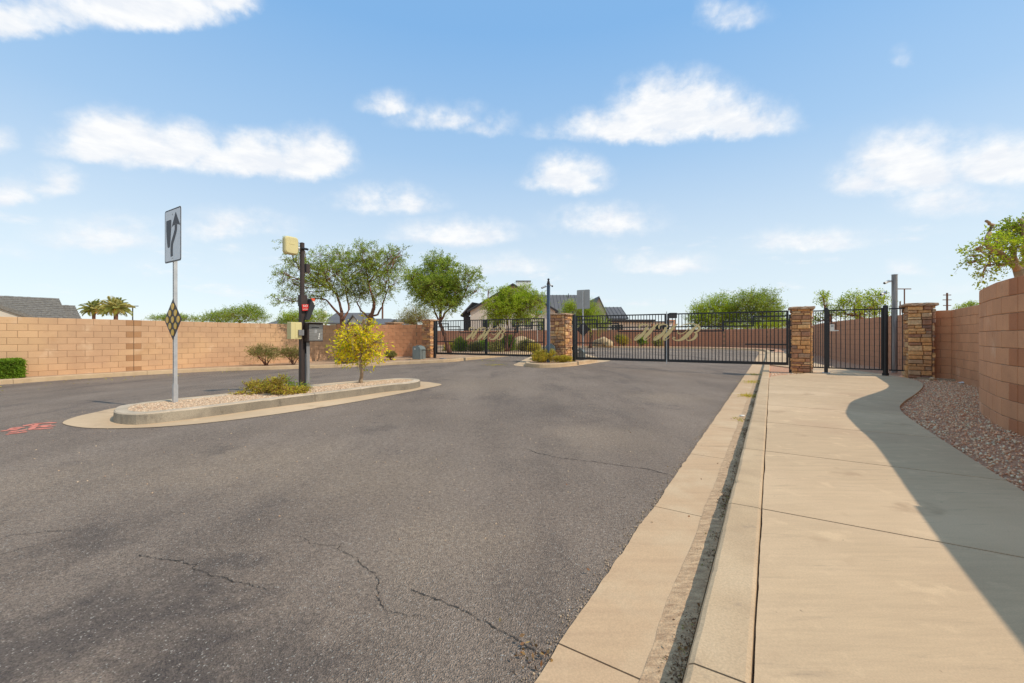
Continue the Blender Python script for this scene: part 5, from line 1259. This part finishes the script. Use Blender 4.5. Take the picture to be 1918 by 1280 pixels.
# ------------------------------------------------------------------ boulders
def boulder(px, py, Y, rx, rz_, label, seed):
    b = P(px, Y); rs = np.random.RandomState(seed); v, f = ico(); V = v.copy(); Fc = f.copy()
    for _ in range(2):
        nv = list(V); cache = {}; nf = []
        def mid(a, b_):
            k = (min(a, b_), max(a, b_))
            if k not in cache: m_ = (nv[a]+nv[b_])/2; m_ = m_/np.linalg.norm(m_); cache[k] = len(nv); nv.append(m_)
            return cache[k]
        for a_, b_, c_ in Fc:
            x_, y_, z_ = mid(a_, b_), mid(b_, c_), mid(c_, a_); nf += [(a_, x_, z_), (b_, y_, x_), (c_, z_, y_), (x_, y_, z_)]
        V = np.array(nv); Fc = np.array(nf)
    nz_ = np.array([mnoise.noise(Vector(p)*1.6+Vector((seed, 0, 0))) for p in V])
    V = V*(1+.35*nz_[:, None])*np.array((rx, rx*.8, rz_))
    o = npmesh('boulder', V, Fc, M['boulder'], None, False); o.location = (b[0], b[1], H(b[0], b[1])+.12+rz_*.55)
    tag(o, label, 'boulder', 'tan boulders in the planting beds')
boulder(1131, 646, 42.0, .95, .55, 'large tan boulder by the far wall seen through the main gate', 1)
boulder(1119, 646, 42.8, .55, .4, 'smaller tan boulder at the left of the large one', 2)
boulder(1140, 646, 41.2, .5, .35, 'small boulder in front of the large tan one', 3)
boulder(978, 650, 31.0, .9, .6, 'pale boulder among the garden shrubs inside the left gate', 4)
boulder(900, 652, 31.0, .7, .45, 'long low boulder behind the gold letters of the left gate', 5)
# ------------------------------------------------------------------ houses
def roof_prism(mb, x0, x1, y0, y1, ze, zr, axis='y', over=.4, th=.18):
    """gable roof slabs over a rectangle; ridge along axis"""
    if axis == 'y':
        xm = (x0+x1)/2
        for (xa, xb) in ((x0-over, xm), (x1+over, xm)):
            za = ze-(zr-ze)*over/abs(xm-x0)
            a = [(xa, y0-over, za), (xa, y1+over, za), (xb, y1+over, zr), (xb, y0-over, zr)]
            vs = a+[(p[0], p[1], p[2]-th) for p in a]
            mb.add(vs, [(0, 1, 2, 3), (7, 6, 5, 4), (0, 4, 5, 1), (1, 5, 6, 2), (2, 6, 7, 3), (3, 7, 4, 0)])
    else:
        ym = (y0+y1)/2
        for (ya, yb) in ((y0-over, ym), (y1+over, ym)):
            za = ze-(zr-ze)*over/abs(ym-y0)
            a = [(x0-over, ya, za), (x1+over, ya, za), (x1+over, yb, zr), (x0-over, yb, zr)]
            vs = a+[(p[0], p[1], p[2]-th) for p in a]
            mb.add(vs, [(0, 1, 2, 3), (7, 6, 5, 4), (0, 4, 5, 1), (1, 5, 6, 2), (2, 6, 7, 3), (3, 7, 4, 0)])
def gable_wall(mb, x0, x1, y0, y1, ze, zr, axis='y', zb=0.):
    if axis == 'y':
        xm = (x0+x1)/2; pr = [(x0, zb), (x1, zb), (x1, ze-.05), (xm, zr-.12), (x0, ze-.05)]
        mb.add([(p[0], y0, p[1]) for p in pr]+[(p[0], y1, p[1]) for p in pr], [(0, 1, 2, 3, 4), (9, 8, 7, 6, 5)]+[(i, i+5, (i+1) % 5+5, (i+1) % 5)[::1] for i in range(5)])
    else:
        ym = (y0+y1)/2; pr = [(y0, zb), (y1, zb), (y1, ze-.05), (ym, zr-.12), (y0, ze-.05)]
        mb.add([(x0, p[0], p[1]) for p in pr]+[(x1, p[0], p[1]) for p in pr], [(0, 1, 2, 3, 4)[::-1], (5, 6, 7, 8, 9)]+[(i, i+5, (i+1) % 5+5, (i+1) % 5) for i in range(5)])
def seams(mb, x0, x1, y0, y1, ze, zr, axis, over=.4, stp=.6):
    """standing seams running down the slope"""
    if axis == 'y':
        xm = (x0+x1)/2; n = int((y1-y0+2*over)/stp); dz = (zr-ze)/abs(xm-x0)
        for i in range(n+1):
            y = y0-over+i*stp
            for s in (-1, 1):
                xe = xm+s*(abs(xm-x0)+over); za = ze-dz*over
                mb.add([(xe, y, za), (xe, y+.06, za), (xm, y+.06, zr), (xm, y, zr), (xe, y, za+.06), (xe, y+.06, za+.06), (xm, y+.06, zr+.06), (xm, y, zr+.06)], [(4, 5, 6, 7), (0, 4, 7, 3), (1, 2, 6, 5)])
    else:
        ym = (y0+y1)/2; n = int((x1-x0+2*over)/stp); dz = (zr-ze)/abs(ym-y0)
        for i in range(n+1):
            x = x0-over+i*stp
            for s in (-1, 1):
                ye = ym+s*(abs(ym-y0)+over); za = ze-dz*over
                mb.add([(x, ye, za), (x+.06, ye, za), (x+.06, ym, zr), (x, ym, zr), (x, ye, za+.06), (x+.06, ye, za+.06), (x+.06, ym, zr+.06), (x, ym, zr+.06)], [(4, 5, 6, 7), (0, 4, 7, 3), (1, 2, 6, 5)])
def window(r, x, y, z, w_, h_, ang=0.):
    f = MB().box((x, y-.04, z), (w_+.16, .08, h_+.16), ang).build('window', M['trim'], r, world=True)
    MB().box((x, y-.09, z), (w_, .02, h_), ang).build('pane', M['glass'], f, world=True)
    MB().box((x, y-.105, z), (.05, .02, h_), ang).build('mullion', M['stuccow'], f, world=True)
def ZP(py, Y): return CAMZ+(HY-py)/F*Y
def XP(px, Y): return (px-HX)/F*Y
# big gabled house
Y = 62.
r = empty('farmhouse', (XP(960, Y), Y, 0), 0, 'large pale house with a wide gable, grey roofs and a boxy chimney', 'house')
x0, x1 = XP(881, Y), XP(1040, Y); wall = MB(); rf = MB(); sm_ = MB()
zr, ze = ZP(532, Y), ZP(580, Y)
xm = (x0+x1)/2
gable_wall(wall, x0, x1, Y, Y+12, ze, zr); roof_prism(rf, x0, x1, Y, Y+12, ze, zr, over=.45); seams(sm_, x0, x1, Y, Y+12, ze, zr, 'y', .45)
# long ridge going right, behind
ax0, ax1 = XP(960, Y+6), XP(1098, Y+6); roof_prism(rf, ax0, ax1, Y+3.5, Y+14, ZP(585, Y), ZP(552, Y+8), 'x'); gable_wall(wall, ax0, ax1, Y+3.5, Y+14, ZP(585, Y), ZP(552, Y+8), 'x')
seams(sm_, ax0, ax1, Y+3.5, Y+14, ZP(585, Y), ZP(552, Y+8), 'x')
bx0, bx1 = XP(1066, Y+3), XP(1135, Y+3)
# small front gable at the right
gx0, gx1 = XP(1106, Y), XP(1134, Y); gable_wall(wall, gx0, gx1, Y-.5, Y+10, ZP(586, Y), ZP(556, Y)); roof_prism(rf, gx0, gx1, Y-.5, Y+10, ZP(586, Y), ZP(556, Y), over=.35)
gable_wall(wall, XP(1085, Y), gx0+.5, Y+2.5, Y+9, ZP(588, Y), ZP(558, Y), 'x'); roof_prism(rf, XP(1085, Y), gx0+1.2, Y+2.5, Y+9, ZP(588, Y), ZP(558, Y), 'x')
# lower wing on the far right
cx0, cx1 = XP(1131, Y), XP(1176, Y); gable_wall(wall, cx0, cx1, Y+1., Y+9, ZP(594, Y), ZP(571, Y), 'x'); roof_prism(rf, cx0, cx1, Y+1., Y+9, ZP(594, Y), ZP(571, Y), 'x', over=.3); seams(sm_, cx0, cx1, Y+1., Y+9, ZP(594, Y), ZP(571, Y), 'x')
# left lean-to with dark porch
wall.box(((XP(886, Y)), Y+6, 2.2), (3., 8, 4.0))
lx0, lx1 = XP(862, Y), XP(884, Y); rf.add([(lx0, Y+.2, ZP(590, Y)), (lx1, Y+.2, ZP(566, Y)), (lx1+.6, Y+9, ZP(560, Y)), (lx0, Y+9, ZP(590, Y)), (lx0, Y+.2, ZP(590, Y)-.2), (lx1, Y+.2, ZP(566, Y)-.2), (lx1+.6, Y+9, ZP(560, Y)-.2), (lx0, Y+9, ZP(590, Y)-.2)], [(0, 1, 2, 3), (7, 6, 5, 4), (0, 4, 5, 1), (3, 2, 6, 7), (0, 3, 7, 4)])
wall.build('wall', M['stucco'], r, world=True); rfo = rf.build('roof', M['roofg'], r, world=True); q = sm_.build('roof_seam', M['roofg'], rfo, world=True); q['kind'] = 'stuff'
MB().box((XP(874, Y), Y+2., ZP(590, Y)/2-.1), (XP(881, Y)-XP(867, Y), 2.5, ZP(590, Y)-.2)).build('porch', M['trim'], r, world=True)
ch = MB().box((XP(980, Y+6), Y+6, (ZP(528, Y+6)+ZP(560, Y+6))/2), (2.3, 1.8, ZP(528, Y+6)-ZP(560, Y+6))).build('chimney', M['stuccow'], rfo, world=True)
MB().box((XP(980, Y+6), Y+6, ZP(528, Y+6)), (2.45, 1.95, .12)).build('chimney_cap', M['trim'], rfo, world=True)
MB().tube([(XP(1068, Y+6), Y+8, 6.), (XP(1068, Y+6), Y+8, ZP(550, Y+8))], .06, 6).build('roof_vent', M['trim'], rfo, world=True)
for (pa, pb_, qa, qb) in ((905, 915, 600, 612), (925, 929, 604, 614), (1007, 1016, 605, 618), (960, 972, 600, 612), (985, 993, 600, 612)):
    window(r, (XP(pa, Y)+XP(pb_, Y))/2, Y, (ZP(qa, Y)+ZP(qb, Y))/2, XP(pb_, Y)-XP(pa, Y), ZP(qa, Y)-ZP(qb, Y))
for (pa, pb_, qa, qb) in ((1112, 1118, 596, 612), (1122, 1128, 596, 612)): window(r, (XP(pa, Y)+XP(pb_, Y))/2, Y-.5, (ZP(qa, Y)+ZP(qb, Y))/2, XP(pb_, Y)-XP(pa, Y), ZP(qa, Y)-ZP(qb, Y))
# board trim under the big gable
mb = MB()
for s in (-1, 1):
    xa = xm+s*((x1-x0)/2+.45); zA = ze-(zr-ze)/((x1-x0)/2)*.45
    mb.add([(xa, Y-.49, zA), (xm, Y-.49, zr), (xm, Y-.49, zr-.34), (xa, Y-.49, zA-.30), (xa, Y-.45, zA), (xm, Y-.45, zr), (xm, Y-.45, zr-.34), (xa, Y-.45, zA-.3)], [(0, 1, 2, 3), (7, 6, 5, 4), (0, 4, 5, 1), (3, 2, 6, 7)])
mb.build('barge_board', M['trim'], r, world=True)
# low building with a flat canopy behind the main gate
Y = 58.
r = empty('outbuilding', (XP(1200, Y), Y, 0), 0, 'low pale building with a dark flat canopy right of the grey roofs', 'house')
MB().box((XP(1205, Y), Y+3, 1.6), (XP(1262, Y)-XP(1146, Y), 5, 3.2)).build('wall', M['stuccow'], r, world=True)
MB().box((XP(1182, Y), Y+.2, ZP(601, Y)), (XP(1226, Y)-XP(1142, Y), 2.2, .25)).build('canopy', M['trim'], r, world=True)
MB().box((XP(1200, Y), Y+2.8, 3.28), (XP(1266, Y)-XP(1142, Y), 5.6, .18)).build('roof', M['roofg'], r, world=True)
MB().box((XP(1222, Y), Y-.2, 1.5), (.35, .35, 2.9)).build('post', M['block'], r, world=True)
for px_ in (1152, 1163, 1235, 1248): window(r, XP(px_, Y), Y+.5, 2.3, .6, .9)
MB().box((XP(1278, Y), Y+4, 2.), (1.0, 1.0, 3.4)).build('pillar', M['farwall'], r, world=True)
MB().box((XP(1286, Y), Y+5, ZP(588, Y)), (.95, .9, .8)).build('chimney', M['trim'], r, world=True)
# white sheds / garage wall further right
# houses beyond the left wall
def small_house(label, Y, px0, px1, pye, pyr, gpx0=None, gpx1=None, gpyr=None, seed=0):
    r = empty('house', (XP((px0+px1)/2, Y), Y, 0), 0, label, 'house', 'grey roofed houses beyond the left wall')
    wl_ = MB(); rf_ = MB(); x0, x1 = XP(px0, Y), XP(px1, Y)
    gable_wall(wl_, x0+.6, x1-.6, Y+.5, Y+8, ZP(pye, Y), ZP(pyr, Y+4), 'x'); roof_prism(rf_, x0, x1, Y, Y+8.5, ZP(pye, Y), ZP(pyr, Y+4), 'x', .2)
    if gpx0:
        a, b = XP(gpx0, Y-1), XP(gpx1, Y-1); gable_wall(wl_, a, b, Y-1, Y+4, ZP(pye+3, Y), ZP(gpyr, Y)); roof_prism(rf_, a, b, Y-1.2, Y+4, ZP(pye+3, Y), ZP(gpyr, Y), 'y', .25)
        mb = MB(); mb.box(((a+b)/2, Y-1.05, 2.0), (1.6, .1, 1.4)); mb.build('window', M['glass'], r, world=True)
    wl_.build('wall', M['stuccow'], r, world=True); rf_.build('roof', M['roofg'], r, world=True)
    return r
r = small_house('grey roofed house behind the first mesquite trunk', 52, 606, 668, 604, 586, 650, 676, 590)
MB().box((XP(604, 52), 52, (ZP(583, 52))/2), (.7, .9, ZP(583, 52))).build('chimney', M['stuccow'], r, world=True)
small_house('grey roofed house right of the second mesquite trunk', 54, 672, 712, 606, 597)
small_house('grey roofed house with a white gable left of the spiky plant', 50, 700, 752, 607, 598, 726, 756, 599)
small_house('distant low roof between the broad tree and the keypad post', 64, 500, 545, 607, 598)
# tiled roof house at the far left, its ridge across the line of sight
Y = 50.; hx, hy = XP(60, Y), Y; va = math.atan2(hx, hy)          # bearing of the house
r = empty('tiled_house', (hx, hy, 0), -va, 'house with a dark grey tiled roof above the left end of the wall', 'house')
kx_ = F*(math.cos(va)+math.tan(-va)*math.sin(-va))/Y             # photo pixels per metre across the line of sight
def LX(px): return (px-60)/kx_
def LZ(py): return CAMZ+(HY-py)/F*Y
tl_ = MB(); core = MB()
def tiles(mb, xL, xR, yE, yR, zE, zR, hipR, stp=.36):
    n = int(math.hypot(yR-yE, zR-zE)/stp)
    for i in range(n):
        t0, t1 = i/n, (i+1)/n; a1 = xR-hipR*t0; y0 = lerp(yE, yR, t0); y1 = lerp(yE, yR, t1)+.03; z0 = lerp(zE, zR, t0)+.08; z1 = lerp(zE, zR, t1)+.015
        x = xL
        while x < a1-.02:
            e = min(x+random.uniform(.30, .42), a1); dz = random.uniform(0, .035)
            mb.add([(x, y0, z0+dz), (e-.012, y0, z0+dz), (e-.012, y1, z1+dz), (x, y1, z1+dz), (x, y0, z0-.06), (e-.012, y0, z0-.06)], [(0, 1, 2, 3), (4, 5, 1, 0)])
            x = e
def hip(xL, xR, zE, zR, y0, dp, hp):
    core.add([(xL, y0, zE), (xR, y0, zE), (xR-hp, y0+dp, zR), (xL, y0+dp, zR), (xR, y0+2*dp, zE), (xL, y0+2*dp, zE)], [(0, 1, 2, 3), (1, 4, 2), (3, 2, 4, 5)])
    tiles(tl_, xL, xR, y0, y0+dp, zE, zR, hp)
ze = 2.6
hip(LX(-160), LX(136), ze, LZ(557)+.25, 0., 4.2, .9)
hip(LX(100), LX(166), ze, LZ(570)+.2, .6, 3.0, .75)
rfo = core.build('roof', M['tile'], r); q = tl_.build('roof_tile', M['tile'], rfo); q['kind'] = 'stuff'
mb = MB(); mb.box((LX(-12), 4.2, 1.35), (LX(120)-LX(-150), 7.6, 2.5)); mb.build('wall', M['stucco'], r)
mb = MB(); a_, b_ = LX(-80), LX(62)
mb.add([(a_, -3, LZ(548)), (b_, -3, LZ(594)), (b_, -3, LZ(600)), (a_, -3, LZ(556)), (a_, 0, LZ(548)), (b_, 0, LZ(594)), (b_, 0, LZ(600)), (a_, 0, LZ(556))], [(0, 3, 2, 1), (4, 5, 6, 7), (0, 1, 5, 4), (3, 7, 6, 2), (1, 2, 6, 5)])
mb.build('porch_roof', M['tile'], r)
mb = MB(); mb.add([(a_, -2.8, LZ(557)), (b_-.3, -2.8, LZ(598)), (b_-.3, -2.8, 1.), (a_, -2.8, 1.)], [(0, 3, 2, 1)]); mb.add([(a_, -2.6, LZ(557)), (b_-.3, -2.6, LZ(598)), (b_-.3, -2.6, 1.), (a_, -2.6, 1.)], [(0, 1, 2, 3)]); mb.build('gable_wall', M['stucco'], r)
# ------------------------------------------------------------------ small things
# concrete crossing strip beyond the main gate
mb = MB(); ribbon([(1.5, 33.0), (4, 32.6), (8, 31.6), (12, 30.4), (15.2, 29.6)], .45, .006, mb, 0.); tag(mb.build('valley_gutter', M['walk']), kind='structure')
# flat rock and rag by the right wall corner
x, y = G(1775, 712, .12)
mb = MB(); mb.box((0, 0, .02), (1.1, .16, .045), GANG-.25); o = mb.build('timber_offcut', material('grey_timber', (.42, .31, .21), (.32, .24, .165), 12., .9)); o.location = (x, y, .105); tag(o, 'long pale board lying on the gravel at the foot of the right pillar', 'board')
def crumple(name, px, py, dz, size, mat, label, cat, seed, flat=.5):
    x, y = G(px, py, dz); rs = np.random.RandomState(seed); v, f = ico(); V = v*(1+rs.uniform(-.35, .35, (12, 1)))*np.array((size, size*.7, size*flat))
    o = npmesh(name, V, f, mat, None, False); o.location = (x, y, H(x, y)+dz+size*flat*.6); tag(o, label, cat)
crumple('paper_litter', 1390, 781, .012, .045, M['white'], 'crumpled white paper lying in the gutter', 'litter', 1)
crumple('rag', 1805, 718, .115, .12, M['signwhite'], 'pale rag on the gravel beside the curved wall', 'rag', 2, .2)
crumple('field_stone', 1747, 713, .105, .10, M['kerb'], 'rounded grey stone at the foot of the right pillar', 'stone', 3, .5)
# dry leaf drifts in the gutter
def litter(name, spots, n, mat, label, seed, llen, lwid):
    rs = np.random.RandomState(seed); B0 = []
    for (px, py, rad, k, dz, an) in spots:
        x, y = G(px, py, dz)
        q = rs.normal(size=(int(n*k), 2))*rad*np.array((1., an)); ang = math.atan2(CU, SU); c, s = math.cos(ang), math.sin(ang)
        for a, b in q:
            X, Y_ = x+b*c-a*s, y+b*s+a*c; B0.append((X, Y_, H(X, Y_)+dz+abs(rs.normal())*.012))
    V, Fc = leaf_cloud(np.array(B0), np.array([(0., 0., 0.)]), rs, llen, lwid, 1.); V[:, 2] = np.minimum(V[:, 2], np.repeat(np.array(B0)[:, 2], 4)+.012)
    o = npmesh(name, V, Fc, mat); o['kind'] = 'stuff'; o['label'] = label
litter('dry_leaves', [(1403, 742, .10, 1., .012, 1.6), (1408, 716, .12, .8, .012, 2.), (1414, 702, .08, .5, .012, 2.), (1385, 787, .05, .1, .012, 2.)], 500, M['leafs'], 'drifts of dry yellow seed litter in the gutter near the gate', 5, .035, .01)
litter('dry_leaves', [(930, 684, .25, 1., .004, 1.), (915, 676, .2, .4, .004, 1.)], 90, M['leafs'], 'thin scatter of yellow leaves on the asphalt before the left gate', 6, .07, .02)
litter('dry_leaves', [(75, 720, .8, 1., .004, .6), (200, 710, .9, 1., .004, .6), (300, 703, .6, .6, .004, .6), (430, 696, .5, .8, .004, .6)], 26, M['leafs'], 'stray yellow leaves on the asphalt along the left kerb', 7, .06, .03)
fall = ramp_mat('fallen_leaf', [(0., (.30, .12, .04)), (.5, (.16, .09, .05)), (1., (.38, .24, .08))], src='island')
litter('fallen_leaf', [(1305, 1143, .02, .12, .012, 1.), (1284, 1217, .01, .1, .012, 1.), (1140, 865, .4, .2, .006, 3.), (1260, 890, .5, .6, .012, 4.), (1330, 850, .5, .4, .012, 4.), (975, 1212, .03, .5, .006, 1.), (1015, 1235, .03, .6, .006, 1.), (1150, 1000, .7, .6, .006, 3.)], 30, fall, 'brown leaf crumbs in the gutter and along the asphalt edge', 8, .022, .012)
# broken asphalt edge: loose bits and dirt along the gutter joint
rs_ = random.Random(9); pts = []
for k in range(3000):
    u = -1+16*rs_.random()**1.5; v_ = -.708+rs_.gauss(0, .03)-.02*max(0, mnoise.noise(Vector((u*2.5, 0, 5))))
    x, y = xy(u, v_); pts.append((x, y, H(x, y)+.004))
stones('asphalt_crumbs', pts, .0042, ramp_mat('crumb', [(0., (.20, .15, .11)), (.4, (.36, .27, .19)), (.8, (.50, .38, .26)), (1., (.12, .09, .07))], src='island'), 10, label='loose crumbs along the joint of asphalt and gutter')
pts = []
rs_ = random.Random(19)
for k in range(900):
    u = 1+12*rs_.random(); v_ = -.9-9*rs_.random(); x, y = xy(u, v_); pts.append((x, y, H(x, y)+.002))
stones('grit', pts, .006, M['gravel_tan'], 12, label='scattered pale grit on the asphalt')

# dark leaf crumbs, twigs and silt lumps caught against the kerb
rs_ = np.random.RandomState(31); B0 = []
while len(B0) < 3600:
    u = -1+15*rs_.rand()**1.4
    dn = mnoise.noise(Vector((u*1.6, 0, 11)))+.5*mnoise.noise(Vector((u*6., 0, 12)))
    if rs_.rand() > .35+dn*1.3: continue
    v_ = -.262-abs(rs_.normal())*.028; x, y = xy(u, v_); B0.append((x, y, .016+abs(rs_.normal())*.004))
B0 = np.array(B0); V, Fc = leaf_cloud(B0, np.zeros((1, 3)), rs_, .016, .007, 1.); V[:, 2] = np.clip(V[:, 2], .0145, .026)
o = npmesh('gutter_litter', V, Fc, ramp_mat('gutter_litter', [(0., (.10, .06, .035)), (.5, (.20, .12, .07)), (.85, (.30, .20, .11)), (1., (.20, .22, .05))], src='island')); o['kind'] = 'stuff'; o['label'] = 'dark leaf crumbs and twigs lying in the gutter against the kerb'
